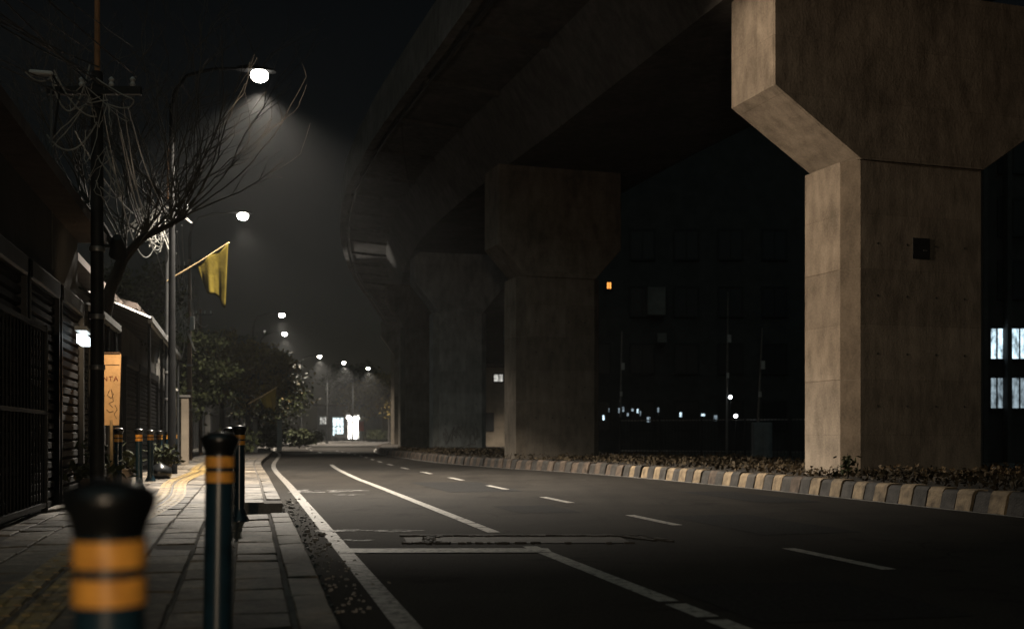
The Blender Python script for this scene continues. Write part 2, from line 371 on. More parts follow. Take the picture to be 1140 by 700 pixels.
# sidewalk with a drain notch at the kerb, as a slab with a kerb face
W_SW, NOTCH = 2.55, (11.75, 13.6, .78)
def sidewalk_base():
    mb = MB()
    ys = sorted(set([round(v, 3) for v in frange(-20, 11.75, .5)+frange(11.75, 13.6, .46)+frange(13.6, 40, .6)+frange(40, 150, 1.5)]))
    zt = lambda y: pave_z(y)-(.014 if y < 40 else 0)
    for a, b in zip(ys, ys[1:]):
        inn = a >= NOTCH[0]-.001 and b <= NOTCH[1]+.001
        o0 = -NOTCH[2] if inn else 0
        p = [(*off(KL, y, o), zt(y)) for y, o in ((a, -W_SW), (a, o0), (b, o0), (b, -W_SW))]
        mb.quad(p, 0, [(a, -W_SW), (a, o0), (b, o0), (b, -W_SW)])
        mb.quad([(*off(KL, a, o0), -.02), (*off(KL, b, o0), -.02), (*off(KL, b, o0), zt(b)), (*off(KL, a, o0), zt(a))], 1, [(a, 0), (b, 0), (b, .15), (a, .15)])
    for y, f in ((NOTCH[0], 1), (NOTCH[1], -1)):
        p = [(*off(KL, y, 0), -.02), (*off(KL, y, 0), zt(y)), (*off(KL, y, -NOTCH[2]), zt(y)), (*off(KL, y, -NOTCH[2]), -.02)]
        mb.quad(p if f > 0 else p[::-1], 1, [(0, 0), (0, .15), (.8, .15), (.8, 0)])
    return mb
def slabs():
    """individually laid slabs and kerb stones, each a little out of level"""
    mb = MB(); rnd = random.Random(91)
    def slab(y0, y1, o0, o1, mi, th=.014):
        g_ = rnd.uniform(.006, .013); bv = .008; dz = [rnd.gauss(0, .0035) for _ in range(4)]; lift = rnd.gauss(0, .002)
        C = [(y0+g_, o0+g_), (y0+g_, o1-g_), (y1-g_, o1-g_), (y1-g_, o0+g_)]
        I = [(y0+g_+bv, o0+g_+bv), (y0+g_+bv, o1-g_-bv), (y1-g_-bv, o1-g_-bv), (y1-g_-bv, o0+g_+bv)]
        du, dv = rnd.uniform(0, 40), rnd.uniform(0, 40)
        P0 = [(*off(KL, y, o), pave_z(y)-th-.004) for y, o in C]; P1 = [(*off(KL, y, o), pave_z(y)-.006+d+lift) for (y, o), d in zip(C, dz)]
        P2 = [(*off(KL, y, o), pave_z(y)+d+lift) for (y, o), d in zip(I, dz)]
        uv = lambda L: [(y+du, o+dv) for y, o in L]
        mb.quad(P2, mi, uv(I))
        for k in range(4):
            m_ = (k+1) % 4
            mb.quad([P1[k], P1[m_], P2[m_], P2[k]], mi, [uv(C)[k], uv(C)[m_], uv(I)[m_], uv(I)[k]])
            mb.quad([P0[k], P0[m_], P1[m_], P1[k]], mi, [uv(C)[k], uv(C)[m_], uv(C)[m_], uv(C)[k]])
    y = 1.2; row = 0
    while y < 40:
        L = .40; o = -.20
        hit = lambda a, b: (y+L > NOTCH[0]+.01 and y < NOTCH[1]-.01 and b > -NOTCH[2]+.01)
        k = 0
        while o > -W_SW+.05:
            w = min(.295, o+W_SW); sh = .2 if k % 2 else 0
            if not hit(o-w, o) and not (-1.73 < o-w/2 < -1.24) and rnd.random() > .012: slab(y+sh*.5, y+sh*.5+L, o-w, o, rnd.choice((0, 0, 1, 2)))
            elif not hit(o-w, o) and (-1.73 < o-w/2 < -1.24): slab(y, y+L, o-w, o, 1)
            o -= w; k += 1
        y += L; row += 1
    y = 1.2
    while y < 60:
        L = .62
        if not (y+L > NOTCH[0] and y < NOTCH[1]): slab(y, y+L, -.19, .01, 3, .10)
        y += L
    return mb
sw = tag(sidewalk_base().build('sidewalk', [M['joint'], M['kerb_stone']]), 'paved sidewalk of worn uneven slabs along the left kerb', 'sidewalk', kind='structure')
slabs().build('paving_slabs', [M['slab_a'], M['slab_b'], M['slab_c'], M['slab_b']], sw)
tac = MB()
for y in frange(1.5, 40, .3)[:-1]:
    o = -1.48+.10*math.sin(y*.55)*(1 if 10 < y < 26 else .2)
    b = y+.3; o2 = -1.48+.10*math.sin(b*.55)*(1 if 10 < b < 26 else .2)
    tac.quad([(*off(KL, y, o-.19), pave_z(y)+.006), (*off(KL, y, o+.19), pave_z(y)+.006), (*off(KL, b, o2+.19), pave_z(b)+.006), (*off(KL, b, o2-.19), pave_z(b)+.006)], 0,
             [(y, -.19), (y, .19), (b, .19), (b, -.19)])
    for k in range(4):                                # raised guiding bars
        q = -.135+.09*k
        a0 = off(KL, y+.02, o+q); a1 = off(KL, b-.02, o2+q); n_ = tang(KL, y); w = Vector((n_.y, -n_.x))*.017
        z0, z1 = pave_z(y)+.012, pave_z(b)+.012
        P = [(a0.x-w.x, a0.y-w.y, z0), (a0.x+w.x, a0.y+w.y, z0), (a1.x+w.x, a1.y+w.y, z1), (a1.x-w.x, a1.y-w.y, z1)]
        tac.quad(P, 0, [(y, q), (y, q+.03), (b, q+.03), (b, q)])
        tac.quad([(P[0][0], P[0][1], z0-.006), (P[1][0], P[1][1], z0-.006), P[1], P[0]], 0, [(y, q)]*4)
tac.build('tactile_strip', M['tactile'], sw)
# kerb gutter debris along the left kerb, rubble (stuff)
rub = MB()
for i in range(420):
    y = random.uniform(6, 17); o = abs(random.gauss(0, .16))+.02
    p = off(KL, y, o); r = random.uniform(.005, .018)*(1 if random.random() > .05 else 2.2)
    rub.box((p.x, p.y, r*.35), (r*random.uniform(.8, 1.8), r*random.uniform(.8, 1.6), r*.8), random.uniform(0, 6), 0, tilt=(random.uniform(-.5, .5), random.uniform(-.5, .5), 0))
tag(rub.build('gutter_rubble', M['kerb_stone']), 'loose grit and broken stones in the left gutter', 'rubble', kind='stuff')

# road markings (parts of the road)
def line(xy0, xy1, w, name, m, z=.004, breaks=()):
    a, b = Vector(xy0), Vector(xy1); t = (b-a).normalized(); n_ = Vector((t.y, -t.x))*w/2
    mb = MB(); L = (b-a).length; segs = []; p = 0
    for q0, q1 in breaks: segs.append((p, q0)); p = q1
    segs.append((p, L))
    for q0, q1 in segs:
        u, v = a+t*q0, a+t*q1
        mb.quad([(u.x-n_.x, u.y-n_.y, z), (u.x+n_.x, u.y+n_.y, z), (v.x+n_.x, v.y+n_.y, z), (v.x-n_.x, v.y-n_.y, z)])
    return mb.build(name, m, road)
def curve_line(fn, ya, yb, w, name, m, z=.004, cuts=()):
    mb = MB(); ys = frange(ya, yb, .5)
    for a, b in zip(ys, ys[1:]):
        if any(c0 < (a+b)/2 < c1 for c0, c1 in cuts): continue
        p, q = fn(a), fn(b); t = (q-p).normalized(); n_ = Vector((t.y, -t.x))*w/2
        t2 = (fn(b+.1)-fn(b)).normalized(); n2 = Vector((t2.y, -t2.x))*w/2
        t1 = (fn(a+.1)-fn(a)).normalized(); n1 = Vector((t1.y, -t1.x))*w/2
        mb.quad([(p.x-n1.x, p.y-n1.y, z), (p.x+n1.x, p.y+n1.y, z), (q.x+n2.x, q.y+n2.y, z), (q.x-n2.x, q.y-n2.y, z)])
    return mb.build(name, m, road)
curve_line(lambda y: off(KL, y, .36), 3.5, 120, .13, 'edge_line', M['edge_paint'])
for a, b in ((2.7, 5.4), (5.5, 5.95), (6.05, 9.25), (10.65, 11.2), (11.25, 11.75), (11.8, 12.4), (12.45, 36)):   # the solid line with its joints
    curve_line(lambda y: off(KL, y, 1.93+max(0, y-24)*.02), a, b, .125, 'cycle_lane_line', M['white_paint'])
for k in range(-1, 16):
    y0 = 7.12+3.95*k
    curve_line(lambda y: off(KL, y, 4.0), y0, y0+1.5, .115, 'lane_dash', M['white_paint'])
for k in range(4):
    curve_line(lambda y: off(KL, y, 2.6), 60+9*k, 63+9*k, .14, 'lane_dash', M['white_paint'])
curve_line(lambda y: off(KR, y, -.10), 2, 120, .085, 'kerb_line', M['white_paint'])
t9 = tang(KL, 9.2); n9 = Vector((t9.y, -t9.x))
def across(y, o0, o1, depth, name, m, z):
    a = off(KL, y, 0); mb = MB()
    P = [(o0, 0), (o1, 0), (o1, depth), (o0, depth)]
    mb.quad([((a+n9*o+Vector((0, q))).x, (a+Vector((0, 1))*q).y, z) for o, q in P]); return mb.build(name, m, road)
mbx = MB(); mbx.quad([(-1.4, 9.12, .008), (.32, 9.16, .008), (.30, 9.5, .008), (-1.45, 9.46, .008)]); mbx.build('stop_line', M['white_paint'], road)
for (x0, y0, w, dp, mm) in ((-3.75, 18.7, 1.15, .9, 'worn_white'), (-2.85, 17.9, .42, .16, 'worn_white'), (-1.95, 11.1, .95, .25, 'worn_white'), (-1.65, 10.15, .35, .12, 'worn_white')):
    q = MB()
    for k in range(26):
        a_, b_ = x0+w*random.random()**1.5, y0+dp*random.random(); l_, e_ = random.uniform(.06, .3)*w, random.uniform(.04, .16)*dp+.02
        q.quad([(a_, b_, .005+.0001*k), (a_+l_, b_+.02, .005+.0001*k), (a_+l_*.8, b_+e_, .005+.0001*k), (a_+l_*.1, b_+e_*.8, .005+.0001*k)])
    q.build('paint_stain', M[mm], road)
# trench patch with a broken rim
pt = MB(); pt.quad([(-.70, 9.95, .007), (1.05, 9.98, .007), (1.0, 10.55, .007), (-.78, 10.55, .007)])
pt.quad([(-.92, 9.98, .006), (-.76, 9.98, .006), (-.83, 10.55, .006), (-1.0, 10.52, .006)])
for i in range(130):
    side = random.choice((0, 1, 2, 3, 3))
    x = random.uniform(-.95, 1.3); y = 10.6+random.gauss(0, .035)
    if side == 0: x = -.73+random.gauss(0, .03); y = random.uniform(9.95, 10.6)
    if side == 1: x = random.uniform(.95, 1.4); y = 10.62-(x-.95)*.9+random.gauss(0, .05)
    if side == 2: y = 9.93+random.gauss(0, .02)
    r = random.uniform(.015, .05)
    pt.box((x, y, .006), (r*random.uniform(1, 2.6), r, .024), random.uniform(-.4, .4))
for (x_, y_, w_, l_, a_) in ((2.6, 12.2, 1.1, 2.6, .24), (.3, 14.6, .8, 1.5, .22), (-.9, 21, 1.3, 4.0, .24), (3.6, 17.5, .9, 3.2, .22), (1.7, 6.6, 1.2, 1.4, .2)):
    rp_ = MB(); c_, s_ = math.cos(a_), math.sin(a_)
    rp_.quad([(x_+u*c_-v*s_+random.uniform(-.05, .05), y_+u*s_+v*c_+random.uniform(-.08, .08), .003) for u, v in ((-w_/2, -l_/2), (w_/2, -l_/2), (w_/2, l_/2), (-w_/2, l_/2))]); rp_.build('asphalt_patch', M['new_asphalt'], road)
pt.build('trench_patch', M['patch'], road)
rm = MB(); rm.box((-.05, 10.66, .006), (2.0, .05, .024), .015); rm.box((1.12, 10.4, .006), (.04, .55, .02), .6); rm.build('patch_rim', M['kerb_dark'], road)

# median: soil bed with a striped kerb
def kerb():
    mb = MB(); y = 2.0; k = 0
    while y < 118:
        L = .33 if y < 50 else .6
        y2 = y+L*tang(KR, y).y
        h = .26+random.uniform(-.016, .016); lean = random.uniform(-.022, .022)
        g_ = random.uniform(.004, .018)
        a, b = y+g_, y2-random.uniform(.004, .018)
        prof = [(0+lean, -.02), (.05+lean, h-.05), (.085+lean, h-.008), (.12, h), (.26, h), (.27, -.02)]
        mb.loft([[(*off(KR, a, o), z) for o, z in prof], [(*off(KR, b, o), z) for o, z in prof]], True, True, 0 if k % 2 else (2 if y > 26.5 or random.random() < .12 else 1))
        y = y2; k += 1
    return mb.build('median_kerb', [M['kerb_dark'], M['kerb_pale'], M['kerb_worn']])
tag(kerb(), 'raised median kerb painted in dark and pale stripes', 'kerb', kind='structure')
tag(strip(KR, .24, 6.3, -40, 120, .25).build('median', M['soil']), 'soil bed of the median under the overpass piers', 'median', kind='structure')
k2 = MB()
for y in frange(-20, 118, 1.2)[:-1]:
    prof = [(6.25, -.02), (6.25, .28), (6.4, .28), (6.45, -.02)]
    k2.loft([[(*off(KR, y+.01, o), z) for o, z in prof], [(*off(KR, y+1.19, o), z) for o, z in prof]])
tag(k2.build('far_kerb', M['kerb_stone']), 'plain kerb on the far side of the median', 'kerb', kind='structure')

def leaf_quad(mb, c, s, rnd=random, flat=.0, mi=0):
    d = Vector((rnd.gauss(0, 1), rnd.gauss(0, 1), rnd.gauss(0, 1-flat))).normalized()
    u = d.orthogonal().normalized(); u = (Matrix.Rotation(rnd.uniform(0, 6.28), 3, d) @ u); w = d.cross(u)
    c = Vector(c); a = s*.5; bb = s*.26
    mb.quad([c-u*a, c-u*a*.1+w*bb, c+u*a, c-u*a*.1-w*bb+d*bb*.5], mi)
gc = MB()
for i in range(15000):
    y = 11+42*random.random()**1.35; o = random.uniform(.26, 5.9 if y < 34 else 4)
    p = off(KR, y, o); bump_ = .10+.08*math.sin(p.x*3.1+math.sin(p.y*2.3)*2)*math.sin(p.y*2.7+p.x)
    hh = .25+random.random()**.8*(.06+max(0, bump_)*.8)
    leaf_quad(gc, (p.x, p.y, hh), random.uniform(.05, .13))
for i in range(900):                                       # upright blades catching the light
    y = 11+42*random.random()**1.35; o = random.uniform(.28, 5); p = off(KR, y, o)
    h = random.uniform(.06, .2); dx, dy = random.gauss(0, .06), random.gauss(0, .06); w = .012
    gc.quad([(p.x-w, p.y, .25), (p.x+w, p.y, .25), (p.x+dx+w*.3, p.y+dy, .25+h), (p.x+dx-w*.3, p.y+dy, .25+h)])
tag(gc.build('ground_cover', M['leaf_brown']), 'low brownish ground cover plants filling the median bed', 'ground cover', kind='stuff')

# ------------------------------------------------------------------ overpass
EDGE = pchip([(-60, 24.5), (0, 6.6), (20, .55), (32, -3.1), (38, -4.8), (47, -6.9), (60, -8.9), (71, -9.9), (84, -10.5), (116, -11.6), (150, -11.4), (200, -8)])
def zb(y): return 8.65 if y < 28 else (9.25 if y > 58 else 8.65+.6*(y-28)/30)
def deck():
    root = thing('overpass_deck', (0, 30, 0), 'long dark concrete overpass deck curving away above the median', 'overpass')
    ys = frange(-25, 190, 1.0)
    def sweep(poly, ya=-25, yb=190, step=1.0):
        mb = MB(); mb.loft([[(*off(EDGE, y, o), zb(y)+z) for o, z in poly] for y in frange(ya, yb, step)]); return mb
    # haunched slab and parapets
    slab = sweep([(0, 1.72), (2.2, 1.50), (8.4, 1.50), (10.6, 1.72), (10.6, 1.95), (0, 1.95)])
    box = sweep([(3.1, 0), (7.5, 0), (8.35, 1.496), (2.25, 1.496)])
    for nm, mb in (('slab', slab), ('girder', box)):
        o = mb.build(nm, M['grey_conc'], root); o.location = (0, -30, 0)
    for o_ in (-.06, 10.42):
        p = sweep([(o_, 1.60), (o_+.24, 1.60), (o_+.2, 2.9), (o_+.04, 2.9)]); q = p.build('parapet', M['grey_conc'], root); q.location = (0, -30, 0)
    for y in frange(14, 110, 4.0):                          # segment ribs under the wing
        mb = MB(); mb.loft([[(*off(EDGE, yy, o), zb(yy)+z) for o, z in ((.22, 1.70), (2.25, 1.50), (2.25, 1.38), (.22, 1.60))] for yy in (y, y+.16)])
        q = mb.build('segment_rib', M['grey_conc'], root); q.location = (0, -30, 0)
    dp = MB(); dp.loft([[(*off(EDGE, y, .30), zb(y)+1.56), (*off(EDGE, y, .38), zb(y)+1.56), (*off(EDGE, y, .38), zb(y)+1.64), (*off(EDGE, y, .30), zb(y)+1.64)] for y in frange(10, 120, 1)])
    q = dp.build('conduit', M['dark_steel'], root); q.location = (0, -30, 0)
deck()

def pier(A, th, W, neck, top, label, e=1.72, rise=1.1, D=1.1, c=.24, base=-.05, hatch=False, scribble=False, conc='concrete', cut=0):
    """A: front-left corner of the column's front face; th: heading to the left; local x along the face, y away"""
    root = thing('concrete_pier', (A[0], A[1], 0), label, 'bridge pier', th, 'concrete piers of the overpass')
    oct_ = lambda z, i=0: [(0-i, 0, z), (W+i, 0, z), (W+c+i, c, z), (W+c+i, c+D, z), (W+i, D+2*c, z), (-i, D+2*c, z), (-c-i, c+D, z), (-c-i, c, z)]
    mb = MB(); lifts = [base]; z = 1.9
    while z < neck-.4: lifts.append(z); z += 1.9
    rings = []
    for i, z in enumerate(lifts):
        if i: rings += [oct_(z-.012), oct_(z, -.010), oct_(z+.012)]
        else: rings.append(oct_(z))
    rings.append(oct_(neck))
    mb.loft(rings)
    for z in lifts[1:]:
        for dz in (-.45, .45):
            for k in range(4):
                x_ = W*(.14+.24*k); zz = z+dz
                if zz < neck-.2: mb.loft([[(x_+.022*math.cos(t*.785), yy, zz+.022*math.sin(t*.785)) for t in range(8)] for yy in (.004, -.0025)], True, True, 1)
    mb.build('column', [M[conc], M['kerb_dark']], root)
    cap = MB()
    f = .012; y0, y1 = -.05, D+2*c-.18
    pol = [(-f-.03, neck+.002), (W+f+.03, neck+.002), (W+e, neck+rise), (W+e, top-cut), (W+e-cut*1.1-.001, top), (-e+cut*.3+.001, top), (-e, top-cut*.3-.002), (-e, neck+rise)]
    # chamfered front edges of the hammerhead
    def ring(y, inset):
        cx, cz = W/2, (neck+top)/2
        return [(x+(inset if x < cx else -inset), y, zz+(inset*.5 if zz < cz-.2 and zz > neck+.1 else 0)) for x, zz in pol]
    cap.loft([ring(y0, .03), ring(y0+.03, 0), ring(y1-.03, 0), ring(y1, .03)])
    cap.build('capital', M[conc], root)
    be = MB(); be.box((W*.25, D/2+c, top+.09), (.8, .9, .2)); be.box((W*.75, D/2+c, top+.09), (.8, .9, .2)); be.build('bearing', M['dark_steel'], root)
    
    if hatch:
        h = MB(); h.box((1.05+.19, .009, 4.2), (.36, .03, .37), 0, 0, .004); hp = h.build('hatch', M['dark_steel'], root)
        h = MB(); h.box((1.05+.27, -.007, 4.17), (.08, .006, .02)); h.build('latch', M['steel'], hp)
    if scribble:
        s = MB()
        for k in range(9):
            x = W*(.15+.09*k); pts = []
            for j in range(7): pts.append((x+random.uniform(-.14, .2), -.012, .85+random.uniform(-.4, .45)+.05*k % .3))
            for u, v in zip(pts, pts[1:]):
                d = (Vector(v)-Vector(u)); n_ = Vector((-d.z, 0, d.x)).normalized()*.02
                s.quad([Vector(u)-n_, Vector(u)+n_, Vector(v)+n_, Vector(v)-n_])
        s.build('graffiti', M['graffiti'], root)
    return root
pier(at(958, 0, 19.5)[:2], R(18), 2.5, 5.66, 8.66, 'nearest wide concrete pier with a flared head and lit left face', hatch=True)
pier(at(586, 0, 33)[:2], R(18), 2.12, 5.55, 8.74, 'second dark concrete pier from the right with a thin lit left edge', e=.85, rise=.9)
pier(at(489, 0, 51)[:2], R(13), 1.95, 6.45, 9.12, 'grey pier with an octagonal head and faint graffiti, third from the right', e=1.12, rise=1.35, scribble=True, conc='lit_conc', cut=.75)
pier(at(451, 0, 63)[:2], R(11), 2.3, 6.9, 9.26, 'dark pier directly left of and behind the pier with graffiti', e=1.0, rise=1.5)
pier((-8.7, 84), R(6), 2.3, 6.9, 9.26, 'farthest overpass pier, mostly hidden, at the far road bend', e=1.0, rise=1.4)

# ------------------------------------------------------------------ street lamps
def make_lamp():
    root = thing('street_lamp', (0, 0, 0), 'street lamp', 'street lamp')
    p = MB(); p.lathe([(.11, 0), (.11, .5), (.085, .55), (.05, 7.7), (.045, 7.75)], n=12); p.build('pole', M['lamp_paint'], root, True)
    b = MB(); b.box((0, 0, .012), (.36, .36, .03), 0, 0, .005)
    for sx in (-1, 1):
        for sy in (-1, 1): b.lathe([(.018, .03), (.018, .06)], (sx*.14, sy*.14, 0), 8)
    b.build('base_plate', M['dark_steel'], root)
    a = MB(); a.tube([(0, 0, 7.6), (.05, 0, 8.0), (.3, 0, 8.35), (.8, 0, 8.52), (1.35, 0, 8.58)], [.042, .04, .036, .033, .03], 8); a.build('arm', M['lamp_paint'], root, True)
    h = MB(); ring = []
    for x, w, t in ((1.28, .05, .05), (1.36, .10, .09), (1.6, .15, .11), (1.9, .15, .09), (2.06, .10, .06), (2.1, .05, .03)):
        ring.append([(x, -w, 8.55), (x, w, 8.55), (x, w*.75, 8.55+t*.7), (x, w*.3, 8.55+t), (x, -w*.3, 8.55+t), (x, -w*.75, 8.55+t*.7)])
    h.loft(ring); hd = h.build('lamp_head', M['lamp_paint'], root, True)
    l = MB(); rr = []
    for k in range(7):
        th = -.75+(math.pi/2+.75)*k/6; rr.append([(1.76+.185*math.cos(th)*math.cos(2*math.pi*j/16), .17*math.cos(th)*math.sin(2*math.pi*j/16), 8.46-.14*math.sin(th)) for j in range(16)])
    l.loft(rr); l.build('lens', M['lens'], hd, True)
    return root
proto = make_lamp()
def spot(loc, power, aim, ang, blend, col, radius=.09, wing=True):
    d = bpy.data.lights.new('bulb', 'SPOT'); d.energy = power; d.spot_size = ang; d.spot_blend = blend; d.color = col; d.shadow_soft_size = radius
    if wing:                                    # luminaire optics: main beam, a soft rim, weak stray light up to the horizontal
        d.use_nodes = True; nt = d.node_tree; N, L = nt.nodes, nt.links; em = N['Emission']
        tc = N.new('ShaderNodeTexCoord'); sx = N.new('ShaderNodeSeparateXYZ'); L.new(tc.outputs['Normal'], sx.inputs[0])
        rp = N.new('ShaderNodeValToRGB'); ab = N.new('ShaderNodeMath'); ab.operation = 'ABSOLUTE'
        L.new(sx.outputs['Z'], ab.inputs[0]); L.new(ab.outputs[0], rp.inputs['Fac'])
        e = rp.color_ramp.elements; e[0].position = 0; e[0].color = (.002, .002, .002, 1); e[1].position = 1; e[1].color = (.8, .8, .8, 1)
        for p_, c_ in ((.40, .004), (.50, .03), (.62, .46), (.80, 1.0)):
            k_ = e.new(p_); k_.color = (c_, c_, c_, 1)
        L.new(rp.outputs['Color'], em.inputs['Strength'])
    o = bpy.data.objects.new('bulb', d); COL.objects.link(o)
    o.location = loc; o.rotation_euler = Vector(aim).to_track_quat('-Z', 'Y').to_euler(); return o
LC = (1.0, .90, .76)
lamps = [ # head px, py, head height, power, label
    (290, 85, 8.45, 14000, 'nearest lit street lamp, highest in the picture, above the bare tree'),
    (271, 241, 8.45, 3600, 'second lit street lamp, right above the tip of the tilted flag'),
    (314, 351, 8.45, 9000, 'upper of two close lit street lamps above the leafy trees'),
    (317, 372, 8.45, 9000, 'lower of two close lit street lamps above the leafy trees'),
    (356, 397, 8.45, 22000, 'lit street lamp leftmost of the three far ones above the lit shop'),
    (383, 404, 8.95, 20000, 'middle one of three far street lamps above the lit shop'),
    (410, 410, 9.55, 20000, 'rightmost and farthest lit street lamp above the road bend')]
for i, (px, py, z, pw, lb) in enumerate(lamps):
    r = proto if i == 0 else copy_tree(proto)
    s = z/8.45; d = (z-CH)*F/(HY-py)
    X = (px-CX)/F*d; th = math.atan2(-tang(KL, min(d, 120)).x, tang(KL, min(d, 120)).y)
    r.scale = (s, s, s); r.rotation_euler = (0, 0, th)
    r.location = (X-1.78*s*math.cos(th), d-1.78*s*math.sin(th), .0)
    tag(r, lb, 'street lamp', 'street lamps along the left sidewalk')
    sp = spot((1.76, 0, 8.08), pw, (.12, 0, -1) if i else (.02, -.08, -1), R(172), .1, LC); sp.parent = r
# added low warm globe behind the camera, unseen, lights what faces us
gl = thing('added_globe', (.35, -5.2, 0), 'added warm globe light on a short post behind the viewpoint, unseen', 'street lamp')
p = MB(); p.lathe([(.09, 0), (.09, .2), (.045, .3), (.038, 2.35), (.08, 2.38), (.08, 2.44)], n=14); p.build('post', M['dark_steel'], gl, True)
p = MB(); p.lathe([(.07, 2.44), (.13, 2.5), (.155, 2.6), (.13, 2.71), (.06, 2.76), (.01, 2.77)], n=20); p.build('globe', M['globe'], gl, True); gl.scale = (.66, .66, .66)

def added_lamp(name, loc, target, power, ang, blend, col, label, pole_to=None, glow=20):  # spotlights added where the light's own source is unseen
    root = thing(name, loc, label, 'spotlight')
    d = (Vector(target)-Vector(loc)).normalized(); u = d.cross(Vector((0, 0, 1))).normalized()
    q = MB(); q.tube([-d*.16, -d*.06, d*.10, d*.12], [.05, .085, .10, .11], 14); q.build('housing', M['dark_steel'], root, True)
    q = MB(); q.tube([d*.121, d*.126], [.095, .095], 14); q.build('lens', emit('added_lamp_lens', col, glow), root)
    if pole_to: q = MB(); q.tube([(0, 0, 0)]+[tuple(Vector(p)-Vector(loc)) for p in pole_to], .022, 8); q.build('bracket', M['dark_steel'], root)
    sp = spot(d*.17, power, d, ang, blend, col, .08, False); sp.parent = root
    return root
WARM = (1, .70, .42)
added_lamp('added_floodlight', (-9.5, 13.5, 6.3), (5.6, 20.2, 4.4), 6600, R(34), .4, (1, .79, .58), 'added unseen warm lamp above the nearest shop house, aimed at the nearest pier', [(-9.5, 13.5, 3.8)])  # added out of view to throw warm light on the nearest pier
added_lamp('added_deck_light', (-15.6, 71.6, 7.4), (-8.6, 62.5, 10.6), 1900, R(15), .7, (1, .92, .8), 'small lamp added on the pole of the upper far street lamp to light the deck edge', [(-16.2, 71.8, 7.4)], .05)  # added only to brighten a stretch of the deck edge
added_lamp('added_sign_light', (-4.72, 13.62, 3.2), (-5.45, 16.2, 1.3), 250, R(50), .6, WARM, 'small warm lamp added on the nearest utility pole to light the tan sign', [(-4.90, 13.52, 3.2)])  # added to light the sign, its post and the inner bollards

# ------------------------------------------------------------------ bollards
def make_bollard():
    root = thing('bollard', (0, 0, 0), 'bollard', 'bollard')
    b = MB(); b.lathe([(.092, 0), (.092, .012), (.086, .02), (.062, .07), (.052, .10), (.05, .12), (.05, .81)], n=32); b.build('post', M['navy'], root, True)
    for z in (.762, .708):
        q = MB(); q.lathe([(.0500, z-.001), (.0522, z), (.0522, z+.038), (.0500, z+.039)], n=32); q.build('reflective_band', M['orange'], root, True)
    c = MB(); c.lathe([(.0515, .806), (.0525, .815), (.058, .83), (.067, .852), (.0685, .862), (.066, .87), (.052, .88), (.03, .887), (.005, .89)], n=32); c.build('cap', M['blackcap'], root, True)
    return root
bp = make_bollard()
tops = [((-.587, 1.66), .887, 'large blurred bollard in the near left foreground with two orange bands'),
        ((-1.06, 4.08), .962, 'sharp navy bollard with two orange bands, second closest'),
        ((-2.54, 10.6), 1.04, 'bollard with a flared foot, just behind the second closest bollard'),
        ((-3.25, 13.1), 1.04, 'bollard past the drain notch, half hidden behind the flared foot one')]
row = [((at(px, 0, d).x, d), 1.045, lb) for px, d, lb in (
    (131, 14.6, 'dim bollard on the inner side of the sidewalk under the tan sign'),
    (155, 16.6, 'bright banded bollard of the inner row, just right of the tan sign'),
    (167.5, 19.6, 'second bright banded bollard of the inner row beyond the tan sign'),
    (178, 22.4, 'dim bollard of the inner row, right of the two bright banded ones'),
    (187, 25.4, 'small bollard of the inner row in front of the grey gate pillar'),
    (196, 30.0, 'farthest small bollard of the inner row beside the shopfronts'))]
for i, ((x, y), tz, lb) in enumerate(tops+row):
    r = bp if i == 0 else copy_tree(bp)
    r.location = (x, y, tz-.89); r.rotation_euler = (R(random.uniform(-.8, .8)), R(random.uniform(-.6, .6)), random.uniform(0, 6))
    if i == 0: r.rotation_euler = (0, 0, .4)
    if i == 1: r.rotation_euler = (0, R(1.2), 1)
    tag(r, lb, 'bollard', 'bollards along the kerb' if i < 4 else 'bollards along the shopfronts')

# ------------------------------------------------------------------ left side: poles, cables, sign, buildings
def utility_pole(x, y, top, r0, label, mtop=None, split=None, box=False):
    root = thing('utility_pole', (x, y, .12), label, 'utility pole', 0, 'utility poles along the sidewalk')
    h = top-.12; sp = (split or top)-.12
    p = MB(); p.lathe([(r0, 0), (r0*.97, .6), (r0*.8 if split else r0*.5, sp)], n=14); p.build('pole', M['pole_rust'] if not split else M['dark_steel'], root, True)
    if split:
        p = MB(); p.lathe([(r0*.42, sp-.3), (r0*.30, h)], n=12); p.build('upper_pole', M['pole_orange'], root, True)  # thin orange length on top of the dark lower pole
    a = MB(); zz = min(h, sp)-.25
    a.box((0, -.09, zz), (1.1, .07, .09)); a.build('crossarm', M['dark_steel'], root)
    for k in (-.45, -.15, .2, .45):
        q = MB(); q.lathe([(.02, 0), (.035, .03), (.02, .06), (.035, .09), (.01, .12)], (k, -.09, zz+.045), 10); q.build('insulator', M['white_metal'], root, True)
    q = MB()
    for z in (1.6, 2.2, 3.0): q.lathe([(r0*1.02, z), (r0*1.06, z+.01), (r0*1.06, z+.05), (r0*1.02, z+.06)], n=14)
    q.build('steel_band', M['steel'], root, True)
    if box:
        q = MB(); q.box((.12, -.12, 4.35), (.14, .10, .42), 0, 0, .02); q.build('junction_box', M['white_metal'], root)
    return root
PA, PB_, PC = (-4.92, 13.5), (-7.73, 25.6), (-10.2, 36)
utility_pole(*PA, 7.6, .085, 'nearest dark utility pole with a thin orange upper part', split=5.25)
utility_pole(*PB_, 7.4, .085, 'orange-topped utility pole carrying the tilted flag', split=6.2)
utility_pole(*PC, 6.5, .085, 'third utility pole with a white junction box', box=True)
utility_pole(-13.0, 47.5, 6.2, .08, 'far utility pole among the leafy trees')

